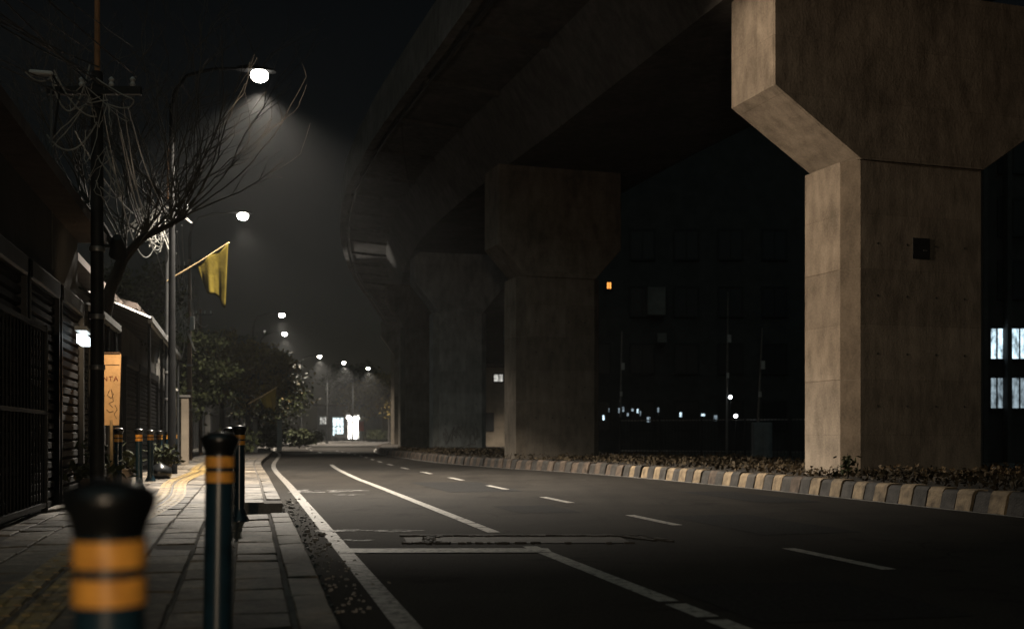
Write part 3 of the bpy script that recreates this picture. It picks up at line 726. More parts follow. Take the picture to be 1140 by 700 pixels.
def wire(a, b, sag, r, name, m, label, group, n=18, cat='cable'):
    a, b = Vector(a), Vector(b); pts = []
    for i in range(n+1):
        t = i/n; p = a.lerp(b, t); p.z -= sag*4*t*(1-t); pts.append(p)
    mb = MB(); mb.tube(pts, r, 5); o = mb.build(name, m, None, True, origin=tuple(a)); return tag(o, label, cat, group)
random.seed(21)
for k in range(11):
    a = (PA[0]+random.uniform(-.5, .5), PA[1]-.1, 5.0+random.uniform(-.25, .6))
    b = (-5.6+random.uniform(-1.6, 1.2), .8+random.uniform(-.4, 1.2), 6.4+random.uniform(-.6, .9))
    wire(a, b, random.uniform(.15, .7), random.uniform(.006, .011), 'overhead_cable', M['cable'], 'overhead cable fanning from the nearest utility pole to the top left corner', 'overhead cables above the sidewalk')
for k in range(6):
    a = (PA[0]+random.uniform(-.4, .4), PA[1], 5.0+random.uniform(-.5, .3)); b = (PB_[0]+random.uniform(-.4, .4), PB_[1], 5.9+random.uniform(-.8, .2))
    wire(a, b, random.uniform(.3, .9), .009, 'overhead_cable', M['cable'], 'sagging cable strung from the nearest to the second utility pole', 'overhead cables to the flag pole')
for k in range(5):
    a = (PB_[0]+random.uniform(-.4, .4), PB_[1], 5.9+random.uniform(-.9, .2)); b = (PC[0]+random.uniform(-.4, .4), PC[1], 5.9+random.uniform(-.8, .2))
    wire(a, b, random.uniform(.3, .8), .010, 'overhead_cable', M['cable'], 'sagging cable strung from the second to the third utility pole', 'overhead cables to the third pole')
for k in range(5):
    a = (PC[0]+random.uniform(-.4, .4), PC[1], 5.8+random.uniform(-.7, .2)); b = (-13.0+random.uniform(-.4, .4), 47.5, 5.6+random.uniform(-.6, .2))
    wire(a, b, random.uniform(.3, .8), .011, 'overhead_cable', M['cable'], 'sagging cable strung beyond the third utility pole into the trees', 'overhead cables into the trees')
def tangle(c, sx, sz, n, r, m, label, up=0.3):
    mb = MB()
    for k in range(n):
        x0, x1 = random.gauss(0, sx*.22), random.gauss(0, sx*.35); z0, z1 = sz*random.uniform(.05, .5), sz*random.uniform(-.3, .5)
        sag, bul = sz*random.uniform(.15, .75), random.gauss(0, sx*.75); pts = []
        for i in range(20):
            t = i/19; h_ = 4*t*(1-t)
            pts.append((x0+(x1-x0)*t+bul*h_+random.gauss(0, .006), random.gauss(0, .006)+.07*math.sin(t*5+k), z0+(z1-z0)*t-sag*h_+.03*math.sin(9*t+k)))
        mb.tube([Vector(c)+Vector(q) for q in pts], r*random.uniform(.5, 1.1), 5)
    o = mb.build('cable_coil', m, None, True, origin=c); return tag(o, label, 'cable coil', 'tangled cables on the utility poles')
tangle((-4.93, 13.33, 4.75), .40, .9, 9, .008, M['cable_pale'], 'tangle of cables hanging at the neck of the nearest utility pole')
tangle((-4.75, 13.33, 4.0), .22, .7, 6, .008, M['cable_pale'], 'narrow loop of cable lower down on the nearest utility pole')
tangle((-8.0, 25.4, 5.6), .55, 1.2, 16, .011, M['cable_pale'], 'pale tangle of cable loops beside the orange pole top')
tangle((-10.35, 35.8, 4.3), .6, 1.9, 16, .013, M['cable_pale'], 'long hanging cable loops on the third utility pole')
for (p, q, s) in (((60, 78), (108, 130), .15), ((28, 80), (62, 82), .1), ((55, 80), (100, 72), .5), ((52, 150), (108, 136), .25)):
    a, b = at(*p, 13.2), at(*q, 13.4); wire(a, b, s, .010, 'drop_cable', M['cable_pale'], 'pale drop cable sagging left of the nearest utility pole', 'drop cables by the nearest pole')
d0 = MB(); d0.tube([at(57, 100, 13.2), at(57, 140, 13.2), at(58, 300, 13.2)], .012, 6)
tag(d0.build('drop_pipe', M['steel'], None, True), 'thin steel pipe rising vertically left of the nearest utility pole', 'pipe')
sl = thing('wall_lamp', at(46, 82, 13.2), 'small unlit lamp on a bracket at upper left among the cables', 'lamp', R(15))
q = MB(); q.box((0, 0, 0), (.26, .12, .05), 0, 0, .015); q.build('lamp_head', M['white_metal'], sl)
q = MB(); q.tube([(.12, 0, 0), (.2, .0, -.15), (.14, 0, -.7)], .015, 6); q.build('bracket', M['dark_steel'], sl)

# sign board
sb = thing('sign_board', (-5.35, 15.2, .15), 'tan upright sign board on a post reading NTA in red letters', 'sign', R(4))
q = MB(); q.lathe([(.022, 0), (.022, 1.0)], n=10); q.build('post', M['bamboo'], sb, True)
q = MB(); bw = .115
q.loft([[(-.24, -.012, .93), (bw-.015, -.012, .93), (bw+.008, -.012, 1.70), (bw+.014, -.012, 1.88), (-.24, -.012, 1.89)], [(-.24, .012, .93), (bw-.015, .012, .93), (bw+.008, .012, 1.70), (bw+.014, .012, 1.88), (-.24, .012, 1.89)]])
q.build('panel', M['tan_board'], sb)
q = MB(); q.box((-.06, -.0155, 1.735), (.34, .005, .008)); q.box((-.06, -.016, 1.895), (.36, .035, .016)); q.build('panel_trim', M['ink'], sb)
fc = bpy.data.curves.new('lettering', 'FONT'); fc.body = 'NTA'; fc.size = .092; fc.extrude = .002; fc.space_character = 1.22; fc.align_x = 'LEFT'
tmp = bpy.data.objects.new('lettering', fc); COL.objects.link(tmp); bpy.context.view_layer.update()
me = bpy.data.meshes.new_from_object(tmp.evaluated_get(bpy.context.evaluated_depsgraph_get()))
bpy.data.objects.remove(tmp)
lt = bpy.data.objects.new('lettering', me); me.materials.clear(); me.materials.append(M['red_ink']); COL.objects.link(lt)
lt.parent = sb; lt.location = (-.115, -.016, 1.52); lt.rotation_euler = (R(90), 0, 0)
q = MB(); random.seed(5)
for st in ([(-.02, 1.40), (-.05, 1.33), (.0, 1.29), (.03, 1.34), (.0, 1.41), (.03, 1.25), (-.03, 1.22), (.02, 1.17)], [(.05, 1.20), (.08, 1.14), (.04, 1.08), (.07, 1.02)], [(-.06, 1.14), (-.02, 1.10), (.03, 1.12)]):
    q.tube([(x, -.0145, z) for x, z in st], .004, 4)
q.build('drawn_scribble', M['ink'], sb)

# row of low shop houses on the left
def along(y, o): p = off(KL, y, o); return p.x, p.y
def house(y0, y1, o, h, label, wallm, depth=6.0, shutters=2, name='shop_house', eave=.35, roofh=.9, shut=M['shutter']):
    th = math.atan2(-tang(KL, (y0+y1)/2).x, tang(KL, (y0+y1)/2).y); L = (y1-y0)/math.cos(th)
    x, y = along(y0, o); root = thing(name, (x, y, 0), label, 'building', th)     # local y along the street, -x into the plot
    w = MB(); w.box((-depth/2, L/2, h/2), (depth, L, h)); w.build('wall', wallm, root)
    r = MB(); r.loft([[(eave, yy, h-.06), (eave, yy, h+.06), (-depth*.5, yy, h+roofh), (-depth-eave, yy, h+.06), (-depth-eave, yy, h-.06)] for yy in (-.2, L+.15)]); r.build('roof', M['roof'], root)
    n = shutters; sw_ = L/n
    for k in range(n):
        c = sw_*(k+.5); sh = MB()
        zz = .12
        while zz < min(2.5, h-.5):                                            # ribbed roller shutter
            sh.loft([[(0, c-sw_*.42, zz), (.045, c-sw_*.42, zz+.02), (.045, c-sw_*.42, zz+.085), (0, c-sw_*.42, zz+.105)], [(0, c+sw_*.42, zz), (.045, c+sw_*.42, zz+.02), (.045, c+sw_*.42, zz+.085), (0, c+sw_*.42, zz+.105)]]); zz += .11
        so = sh.build('shutter', shut, root)
        hb = MB(); hb.box((.03, c, min(2.5, h-.5)+.12), (.16, sw_*.9, .2), 0, 0, .02); hb.build('shutter_box', M['dark_steel'], so)
        for s_ in (-1, 1):
            fr = MB(); fr.box((.05, c+s_*sw_*.45, 1.35), (.09, .07, 2.5)); fr.build('door_post', M['dark_steel'], so)
    if h > 4:
        for k in range(n):
            c = sw_*(k+.5); wi = MB(); wi.box((.01, c, 3.9), (.06, sw_*.5, 1.0)); wo = wi.build('window', M['dark_steel'], root)
            gl_ = MB(); gl_.box((.045, c, 3.9), (.02, sw_*.44, .9)); gl_.build('pane', M['glass_dark'], wo)
    return root
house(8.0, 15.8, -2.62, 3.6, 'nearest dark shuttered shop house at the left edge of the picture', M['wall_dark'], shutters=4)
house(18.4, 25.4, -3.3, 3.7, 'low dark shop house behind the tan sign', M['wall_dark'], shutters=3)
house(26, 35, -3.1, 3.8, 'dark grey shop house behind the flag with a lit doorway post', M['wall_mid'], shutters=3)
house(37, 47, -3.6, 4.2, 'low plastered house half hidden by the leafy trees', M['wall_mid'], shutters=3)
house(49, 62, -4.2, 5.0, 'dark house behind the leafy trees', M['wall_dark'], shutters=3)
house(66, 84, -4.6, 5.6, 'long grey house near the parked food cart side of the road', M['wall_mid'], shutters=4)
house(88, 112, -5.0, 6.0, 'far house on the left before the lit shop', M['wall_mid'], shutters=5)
# awning
def awning(y0, y1, o_in, o_out, z_in, z_out, label):
    th = math.atan2(-tang(KL, (y0+y1)/2).x, tang(KL, (y0+y1)/2).y); L = (y1-y0)/math.cos(th); x, y = along(y0, o_in)
    root = thing('tin_awning', (x, y, 0), label, 'awning', th); wd = o_out-o_in
    s = MB(); n = int(L/.09)
    R0 = []
    for k in range(n+1):
        yy = L*k/n; dz = .018*(1 if k % 2 else -1)
        R0.append([(0, yy, z_in+dz), (wd, yy, z_out+dz), (wd, yy, z_out+dz+.008), (0, yy, z_in+dz+.008)])
    s.loft(R0); s.build('sheet', M['tin'], root)
    f = MB(); f.box((wd-.03, L/2, z_out-.05), (.05, L, .07)); f.box((wd+.012, L/2, z_out-.01), (.015, L, .1)); f.build('edge_beam', M['steel'], root)
    for k in range(4):
        p = MB(); p.lathe([(.03, 0), (.03, z_out-.05)], (wd-.05, .25+(L-.5)*k/3, .14), 8); p.build('awning_post', M['dark_steel'], root, True)
    return root
awning(20.4, 30.4, -3.25, -2.05, 3.5, 3.0, 'sloping tin awning over the shopfronts with a lit front edge')
awning(16.3, 19.8, -3.4, -2.5, 2.95, 2.75, 'small low tin awning just beyond the tan sign')
fl = thing('tube_light', (at(93, 0, 14.2).x, 14.2, 2.13), 'lit white fluorescent fitting on the dark house front left of the tan sign', 'light', R(15))
q = MB(); q.box((0, 0, 0), (.10, .62, .11)); q.build('diffuser', M['tube'], fl)
q = MB(); q.box((-.0, 0, .12), (.14, .70, .05)); q.build('housing', M['white_metal'], fl)
ls = thing('lit_stall_panel', (*along(17.3, -2.5), 1.6), 'narrow lit vertical glass edge of the stall right of the tan sign', 'stall panel', R(15))
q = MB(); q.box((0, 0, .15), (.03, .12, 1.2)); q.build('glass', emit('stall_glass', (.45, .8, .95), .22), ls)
q = MB(); q.box((0, -.09, .15), (.06, .05, 1.3)); q.build('frame', M['dark_steel'], ls)
for (px, y, w, z0, z1, lb) in ((191, 27.5, .2, .15, 2.0, 'grey gate pillar nearest to the tilted flag pole, under the awning'), (206, 30.5, .2, .15, 1.95, 'pale gate pillar at the end of the tin awning'), (284, 52, .22, .15, 1.7, 'whitish gate pillar left of the hanging yellow flag'), (311, 58, .24, .15, 1.7, 'whitish gate pillar under the hanging yellow flag')):
    gp = thing('gate_pillar', (at(px, 0, y).x, y, z0), lb, 'pillar', R(14), 'gate pillars along the sidewalk')
    q = MB(); q.box((0, 0, (z1-z0)/2), (w, w, z1-z0), 0, 0, .012); q.build('shaft', M['white_metal'] if px > 250 else M['wall_tan'], gp)
    q = MB(); q.box((0, 0, z1-z0+.03), (w+.1, w+.1, .07), 0, 0, .015); q.build('cap', M['wall_mid'], gp)
# metal gate and crates/pots in front of the nearest house
gt = thing('metal_gate', (*along(9.2, -2.45), .08), 'dark barred metal gate in front of the nearest shop house', 'gate', math.atan(.2328))
q = MB(); q.box((0, 0, 1.0), (.06, .06, 2.0)); q.box((0, 3.2, 1.0), (.06, .06, 2.0)); q.box((0, 1.6, 1.95), (.05, 3.14, .05)); q.box((0, 1.6, .15), (.05, 3.14, .05)); q.box((0, 1.6, 1.1), (.05, 3.14, .04)); q.build('frame', M['dark_steel'], gt)
for k in range(19):
    q = MB(); q.lathe([(.011, .18), (.011, 1.92)], (0, .17+.16*k, 0), 6); q.build('bar', M['dark_steel'], gt)
def potted(x, y, z, h, label, leafm='leaf', r=.16):
    t = thing('potted_plant', (x, y, z), label, 'plant', 0, 'potted plants by the shopfronts')
    q = MB(); q.lathe([(r*.7, 0), (r, r*1.5), (r*1.1, r*1.55), (r*1.1, r*1.7), (r*.9, r*1.7)], n=16); q.build('pot', M['wall_tan'], t, True)
    q = MB()
    for i in range(int(160)): leaf_quad(q, (random.gauss(0, r*.9), random.gauss(0, r*.9), r*1.7+abs(random.gauss(0, h*.4))), random.uniform(.08, .16))
    q.build('foliage', M[leafm], t)
x, y = along(14.5, -2.25); potted(x, y, .15, .45, 'potted plant at the foot of the nearest utility pole')
x, y = along(18.4, -2.3); potted(x, y, .15, .4, 'small potted plant behind the tan sign post')
x, y = along(21.8, -1.95); potted(x, y, .15, .35, 'potted plant at the sidewalk edge under the awning')
bs = tag(MB().build('litter_bag', M['blackcap']), 'x', 'bag'); bpy.data.objects.remove(bs)
bg = bmesh.new(); bmesh.ops.create_icosphere(bg, subdivisions=3, radius=.22)
for v in bg.verts:
    n_ = math.sin(v.co.x*23+1)*math.sin(v.co.y*19)*math.sin(v.co.z*21+2); v.co *= 1+.10*n_; v.co.z = max(v.co.z*.75, -.12)
    if v.co.z > .12: v.co.x *= .55; v.co.y *= .55; v.co.z *= 1.15
me = bpy.data.meshes.new('rubbish_bag'); bg.to_mesh(me); bg.free(); me.materials.append(M['blackcap']); me.polygons.foreach_set('use_smooth', [True]*len(me.polygons))
o = bpy.data.objects.new('rubbish_bag', me); COL.objects.link(o); p = at(178, 0, 20.8); o.location = (p.x, 20.8, .26); tag(o, 'dark tied rubbish bag lying by the inner bollards at the lit paving', 'bag')

# flags
def flag(base, tip, cloth0, drop, label, width_pts=9):
    root = thing('flag', base, label, 'flag', 0, 'yellow flags on slanted poles')
    b, t = Vector((0, 0, 0)), Vector(tip)-Vector(base)
    q = MB(); q.tube([b, t*.5+Vector((0, 0, -.02)), t], [.022, .019, .014], 8); q.build('flag_pole', M['bamboo'], root, True)
    q = MB(); n, mrow = 30, 14; rows = []
    L = t.length
    for j in range(mrow+1):
        v = j/mrow; r_ = []
        for i in range(n+1):
            u = i/n
            p = t*(cloth0+(.99-cloth0)*u)
            sq = 1-.28*v                                          # cloth gathers towards its free end
            cx = t*(cloth0+(.99-cloth0)*.80)
            x_ = cx.x+(p.x-cx.x)*sq; y_ = cx.y+(p.y-cx.y)*sq
            amp = .01+.028*v
            y_ += amp*math.sin(u*11+1.3*v)+.008*math.sin(u*31)*v; x_ += .02*v*math.sin(u*9+2)
            dl = drop*(.40+.60*u)*v*(1+.05*math.sin(u*9))
            r_.append((x_, y_, p.z-.01-dl))
        rows.append(r_)
    for j in range(mrow):
        for i in range(n):
            q.quad([rows[j][i], rows[j][i+1], rows[j+1][i+1], rows[j+1][i]])
    me = q.build('cloth', M['yellow_cloth'], root)
    bm = bmesh.new(); bm.from_mesh(me.data); bmesh.ops.remove_doubles(bm, verts=bm.verts, dist=.0005); bm.to_mesh(me.data); bm.free()
    me.data.polygons.foreach_set('use_smooth', [True]*len(me.data.polygons))
    sm = me.modifiers.new('thick', 'SOLIDIFY'); sm.thickness = .004
    return root
flag(at(186, 313, 25.55), at(255, 270, 24.9), .48, 1.38, 'large olive yellow flag hanging from a slanted pole near the second street lamp')
flag(at(277, 449, 47.3), at(308, 431, 46.6), .40, .95, 'small yellow flag hanging under the leafy trees')

# ------------------------------------------------------------------ trees
def branches(mb, base, direction, length, r, depth, tips, spread=.6, up=.15, seg=4, nch=(2, 3), rnd=random, minr=.006, mi=0):
    pts, rad = [Vector(base)], [r]; d = Vector(direction).normalized(); p = Vector(base)
    for i in range(seg):
        d = (d+Vector((rnd.gauss(0, .13), rnd.gauss(0, .13), rnd.gauss(0, .08)+up*.25))).normalized()
        p = p+d*length/seg; pts.append(p.copy()); rad.append(max(minr, r*(1-.45*(i+1)/seg)))
    mb.tube(pts, rad, 7 if r > .04 else 4, mi, caps=depth == 0)
    if depth == 0: tips.append(p.copy()); return
    for k in range(rnd.randint(*nch)):
        ax = Vector((rnd.gauss(0, 1), rnd.gauss(0, 1), rnd.gauss(0, .5))).normalized()
        nd = (d+ax*spread*rnd.uniform(.6, 1.2)+Vector((0, 0, up))).normalized()
        st = pts[-1] if k < 2 else pts[-2]
        branches(mb, st, nd, length*rnd.uniform(.62, .85), rad[-1]*.82, depth-1, tips, spread, up, seg, nch, rnd, minr, mi)

def leafy_tree(x, y, h, cr, label, leaf='leaf', n=5200, ls=.16, seed=0, lean=0, group='leafy street trees', squash=.8, mix=.0):
    rnd = random.Random(seed); root = thing('street_tree', (x, y, .05), label, 'tree', 0, group)
    t = MB(); tips = []
    th = h-cr*squash*1.25
    t.tube([(0, 0, 0), (.03, 0, th*.3), (lean*.4, 0, th*.7), (lean*.7, 0, th)], [.17, .13, .11, .10], 9)
    for k in range(5):
        a = 2*math.pi*k/5+rnd.uniform(-.4, .4)
        branches(t, (lean*.7, 0, th*rnd.uniform(.85, 1)), (math.cos(a), math.sin(a), rnd.uniform(.5, 1.3)), cr*.55, .07, 2, tips, .7, .15, 3, (2, 3), rnd, .01)
    t.build('trunk', M['bark'], root, True)
    c = MB(); cl = []
    ctr = Vector((lean, 0, h-cr*squash))
    for k in range(46):
        d = Vector((rnd.gauss(0, 1), rnd.gauss(0, 1), rnd.gauss(0, 1))).normalized()*cr*rnd.uniform(.45, 1.05); d.z *= squash
        cl.append((ctr+d, cr*rnd.uniform(.16, .36)))
    cl += [(tp, cr*.2) for tp in tips[:40]]
    for i in range(n):
        q, s = rnd.choice(cl); s_ = s*.6
        leaf_quad(c, q+Vector((rnd.gauss(0, s_), rnd.gauss(0, s_), rnd.gauss(0, s_*.7))), ls*rnd.uniform(.6, 1.3), rnd, mi=1 if rnd.random() < mix else 0)
    c.build('crown', [M[leaf], M['leaf_warm']], root)
    return root
leafy_tree(-12.9, 44.0, 4.9, 2.1, 'leafy tree under the second street lamp, left of the lit blossoming one', seed=3, ls=.2)
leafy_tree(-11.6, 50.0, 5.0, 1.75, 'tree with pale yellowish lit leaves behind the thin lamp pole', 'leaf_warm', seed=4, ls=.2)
leafy_tree(-14.8, 58.0, 5.6, 2.3, 'dark tree behind the small yellow flag', seed=5, ls=.24)
leafy_tree(-15.4, 68.0, 5.2, 2.4, 'dense dark tree overhanging the far sidewalk', seed=6, ls=.26, lean=.8, mix=.35)
leafy_tree(-17.6, 78.0, 5.6, 2.6, 'dark tree behind the dense overhanging one', seed=7, ls=.28, lean=.8)
leafy_tree(-21.8, 98.0, 6.5, 2.8, 'tall dim tree left of the lit shop', seed=8, ls=.32)
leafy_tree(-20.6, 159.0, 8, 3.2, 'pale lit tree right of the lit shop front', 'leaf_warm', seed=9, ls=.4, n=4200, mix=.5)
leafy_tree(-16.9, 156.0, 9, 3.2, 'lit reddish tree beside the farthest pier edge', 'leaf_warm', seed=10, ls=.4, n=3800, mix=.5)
leafy_tree(-25.5, 182.0, 12, 4.5, 'dim tree rising behind the lit shop', seed=11, ls=.55, n=4000)
leafy_tree(-11.0, 186.0, 12, 4.8, 'dim tree at the end of the road seen past the piers', seed=12, ls=.55, n=3800)
leafy_tree(-10.2, 30.0, 5.3, 1.5, 'dark street tree crown behind the big flag', seed=13, ls=.15, n=4200)

# bare tree above the sidewalk
def bare_tree():
    rnd = random.Random(44); root = thing('bare_tree', (-6.55, 18.0, .1), 'leafless tree with a dense fan of thin pale twigs over the sidewalk', 'tree')
    t = MB(); tips = []
    t.tube([(0, 0, 0), (.0, 0, 1.2), (.06, 0, 2.4), (.18, 0, 3.1), (.42, 0, 3.7)], [.13, .11, .10, .095, .09], 10)
    t.tube([(.38, 0, 3.6), (.7, -.05, 3.95), (1.1, 0, 4.15), (1.4, 0, 4.3)], [.085, .06, .045, .02], 8)
    t.tube([(.38, 0, 3.6), (.1, .05, 4.1), (-.15, .1, 4.5)], [.08, .05, .02], 8)
    t.build('trunk', M['bark'], root, True)
    w = MB()
    for k in range(80):
        b = Vector(((.45, 0, 3.7), (.75, 0, 4.0), (1.15, 0, 4.18), (1.35, 0, 4.28), (.05, 0, 4.2), (-.15, 0, 4.5))[k % 6])
        a = rnd.uniform(-1.0, 1.05) if k % 6 < 4 else rnd.uniform(-1.2, .1)
        pts, rad = [], []; L = rnd.uniform(1.3, 3.3); curl = rnd.uniform(.2, .8)*(-1 if a > 0 else 1)
        p = b.copy(); ang = a
        for i in range(12):
            pts.append(p.copy()); rad.append(.011*(1-i/13)+.003)
            ang += curl*.09+rnd.gauss(0, .12)
            p = p+Vector((math.sin(ang), rnd.gauss(0, .16)+.05*math.sin(k), math.cos(ang)))*L/11
            if i in (4, 6, 7, 8, 9, 10) and rnd.random() < .8:
                branches(w, p, (math.sin(ang)+rnd.gauss(0, .6), rnd.gauss(0, .4), math.cos(ang)+rnd.gauss(0, .4)), rnd.uniform(.3, .75), .007, 1, tips, .5, .1, 4, (1, 2), rnd, .0032)
        w.tube(pts, rad, 5)
    w.build('crown', M['twig'], root, True)
    return root
bare_tree()
# small plants
sp_ = thing('weed', (at(944, 0, 18.3).x, 18.3, .25), 'small dark weed growing at the foot of the nearest pier', 'plant')
q = MB(); random.seed(9)
for i in range(60): leaf_quad(q, (random.gauss(0, .10), random.gauss(0, .06), .06+random.random()*.34*(1-0)), random.uniform(.07, .16))
q.build('foliage', M['leaf'], sp_)
q = MB(); q.tube([(0, 0, 0), (.01, 0, .2), (-.01, 0, .4)], [.01, .008, .004], 5); q.build('stem', M['bark'], sp_)
def shrub(x, y, h, r, label, seed):
    rnd = random.Random(seed); t = thing('shrub', (x, y, .1), label, 'shrub', 0, 'shrubs along the far sidewalk')
    q = MB()
    for i in range(900): leaf_quad(q, (rnd.gauss(0, r*.45), rnd.gauss(0, r*.45), h*.15+h*.8*rnd.random()*(1-.3*abs(rnd.gauss(0, .6)))), rnd.uniform(.14, .3), rnd)
    q.build('foliage', M['leaf'], t); q = MB()
    for k in range(4): q.tube([(0, 0, 0), (rnd.gauss(0, r*.2), rnd.gauss(0, r*.2), h*.7)], [.03, .012], 5)
    q.build('stem', M['bark'], t)
for i, (px, d, h, r, lb) in enumerate(((333, 72, 1.3, .8, 'round dark shrub at the far sidewalk under the dense tree'), (343, 84, 1.2, .6, 'narrow dark shrub right of the round one by the far kerb'), (352, 100, 1.4, .7, 'shrub at the far kerb left of the food cart'), (300, 60, 1.5, 1.0, 'broad dark shrub below the small yellow flag'), (262, 46, 1.2, .9, 'shrub behind the bollard with a flared foot'), (418, 158, 1.8, 1.6, 'low lit shrub at the road bend right of the red sign'), (432, 160, 1.6, 1.4, 'low shrub at the road bend beside the farthest pier'))):
    shrub(at(px, 0, d).x, d, h, r, lb, 50+i)

# ------------------------------------------------------------------ far shop, cart, red sign
sh = thing('corner_shop', (-26.8, 170, 0), 'brightly lit small shop at the far end of the road', 'shop')
def part(root, name, m, boxes, smooth=False):
    q = MB()
    for bx in boxes: q.box(*bx)
    return q.build(name, m, root, smooth)
part(sh, 'wall', M['wall_mid'], [((2.2, 3.05, 2.6), (9.0, 5.9, 5.2))])
part(sh, 'roof', M['roof'], [((2.2, 2.6, 5.35), (9.8, 7.4, .28))])
for (x0, x1, z0, z1, m) in ((.0, 1.65, .9, 3.5, 'shop'), (2.3, 3.9, .4, 3.4, 'shop_white'), (-1.9, -.9, 2.6, 3.6, 'far_window')):
    f_ = part(sh, 'shop_window', M['white_metal'], [(((x0+x1)/2, .06, z1+.06), (x1-x0+.2, .1, .12)), (((x0+x1)/2, .06, z0-.06), (x1-x0+.2, .1, .12))])
    part(f_, 'glazing', M[m], [(((x0+x1)/2, .07, (z0+z1)/2), (x1-x0, .06, z1-z0))])
    part(f_, 'mullion', M['dark_steel'], [((x0+(x1-x0)*k, .02, (z0+z1)/2), (.10, .05, z1-z0)) for k in (.0, .36, .66, 1.0)])
part(sh, 'canopy', M['tin'], [((1.9, -.6, 3.75), (5.2, 1.3, .12))])
part(sh, 'shop_sign', M['shop_white'], [((3.1, -.05, 3.62), (2.0, .1, .5))])
rs = thing('red_sign', (at(402.5, 0, 160).x, 160, 0), 'small red upright sign right of the lit shop', 'sign')
part(rs, 'panel', M['red_sign'], [((0, 0, 2.2), (1.0, .12, 1.4))]); part(rs, 'post', M['steel'], [((0, .02, .75), (.1, .1, 1.5))])
fcart = thing('food_cart', (at(379, 0, 150).x, 150, .0), 'dark street food cart with a flat roof in front of the lit shop', 'cart')
part(fcart, 'body', M['dark_steel'], [((0, 0, .75), (1.5, .8, .7))]); part(fcart, 'roof', M['tin'], [((0, 0, 2.05), (1.9, 1.2, .1))])
part(fcart, 'roof_post', M['dark_steel'], [((sx*.7, sy*.35, 1.55), (.05, .05, .92)) for sx in (-1, 1) for sy in (-1, 1)])
for sx in (-1, 1):
    q = MB(); q.tube([(sx*.5, -.46, .32), (sx*.5, -.40, .32)], .32, 18); q.build('wheel', M['blackcap'], fcart, True)
for i, (px, d) in enumerate(((369, 148), (390, 152), (393, 153), (398, 152))):
    t = thing('far_bollard', (at(px, 0, d).x, d, 0), 'thin dark post in the row in front of the lit shop', 'post', 0, 'thin posts in front of the lit shop')
    q = MB(); q.lathe([(.09, 0), (.09, 1.0), (.07, 1.08), (.02, 1.12)], n=10); q.build('shaft', M['dark_steel'], t, True)

# ------------------------------------------------------------------ right side: far buildings, fence, poles
def block(name, x0, x1, y, dep, h, wm, label, wins, winm=M['glass_dark'], rz=0):
    root = thing(name, (x0, y, 0), label, 'building', rz)
    W_ = x1-x0
    part(root, 'wall', wm, [((W_/2, dep/2, h/2), (W_, dep, h))]); part(root, 'roof', M['roof'], [((W_/2, dep/2, h+.15), (W_+.5, dep+.5, .3))])
    for (wx, wz, ww, wh, m) in wins:
        f_ = part(root, 'window', M['dark_steel'], [((wx, -.01, wz+wh/2+.05), (ww+.2, .12, .1)), ((wx, -.01, wz-wh/2-.05), (ww+.2, .16, .1)), ((wx-ww/2-.05, -.01, wz), (.1, .12, wh)), ((wx+ww/2+.05, -.01, wz), (.1, .12, wh))])
        part(f_, 'pane', m or winm, [((wx, -.012, wz), (ww, .05, wh))])
        part(f_, 'mullion', M['dark_steel'], [((wx, -.05, wz), (.05, .04, wh))])
    return root
wins = [(1.2+2.4*i, 2+3.1*j, 1.2, 1.5, None) for i in range(6) for j in range(4) if not (i == 0 and j == 2)]
wins += [(at(678, 318, 62).x-3.5, at(678, 318, 62).z, .2, .34, M['amber'])]
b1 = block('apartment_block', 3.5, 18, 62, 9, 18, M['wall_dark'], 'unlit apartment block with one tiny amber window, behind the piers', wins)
for px_, py_, w_, h_ in ((731, 335, .95, 1.5), (737, 376, .5, .5)):
    c_ = at(px_, py_, 61.5); part(b1, 'grey_panel', M['wall_mid'], [((c_.x-3.5, -.3, c_.z), (w_, .5, h_))])
b2 = block('tan_house', -3.2, 1.8, 92, 7, 6.4, M['wall_tan'], 'tan lit house seen between the second and third pier', [(2.1, 5.55, .7, .55, M['far_window']), (3.0, 5.55, .7, .55, M['far_window']), (3.9, 5.55, .7, .55, M['office_dim']), (1.2, 2.0, .9, 1.3, None)])
off_w = []
for zc, zh, mm in ((4.15, 1.05, 'office'), (2.42, 1.05, 'office_dim')):
    for k, (wx, ww) in enumerate(((.62, .42), (1.42, .85), (2.45, .8), (3.5, .9), (4.6, .9))): off_w.append((wx, zc, ww, zh, M[mm]))
for zc in (6.4, 8.6, 10.8): off_w += [(1.2+1.2*k, zc, .9, 1.2, None) for k in range(6)]
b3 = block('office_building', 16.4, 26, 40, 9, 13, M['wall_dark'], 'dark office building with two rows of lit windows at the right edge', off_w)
part(b3, 'pilaster', M['wall_dark'], [((x_, -.22, 6.4), (.16, .4, 12.8)) for x_ in (.08, .92, 1.98, 2.95, 4.05, 5.2)])
block('warehouse', 20, 44, 75, 12, 7, M['wall_dark'], 'low dark warehouse far behind the office building', [(2+3*i, 3.5, 1.4, 1.2, None) for i in range(6)])
random.seed(77)
for px_ in (672, 679, 690, 694, 699, 704, 710, 713, 722, 733, 758, 783, 797):
    c_ = at(px_, 460+random.uniform(-5, 7), 61.9); o_ = part(b1, 'lit_opening', M['office' if random.random() < .4 else 'office_dim'], [((c_.x-3.5, -.02, c_.z), (random.uniform(.06, .2), .06, random.uniform(.1, .3)))])
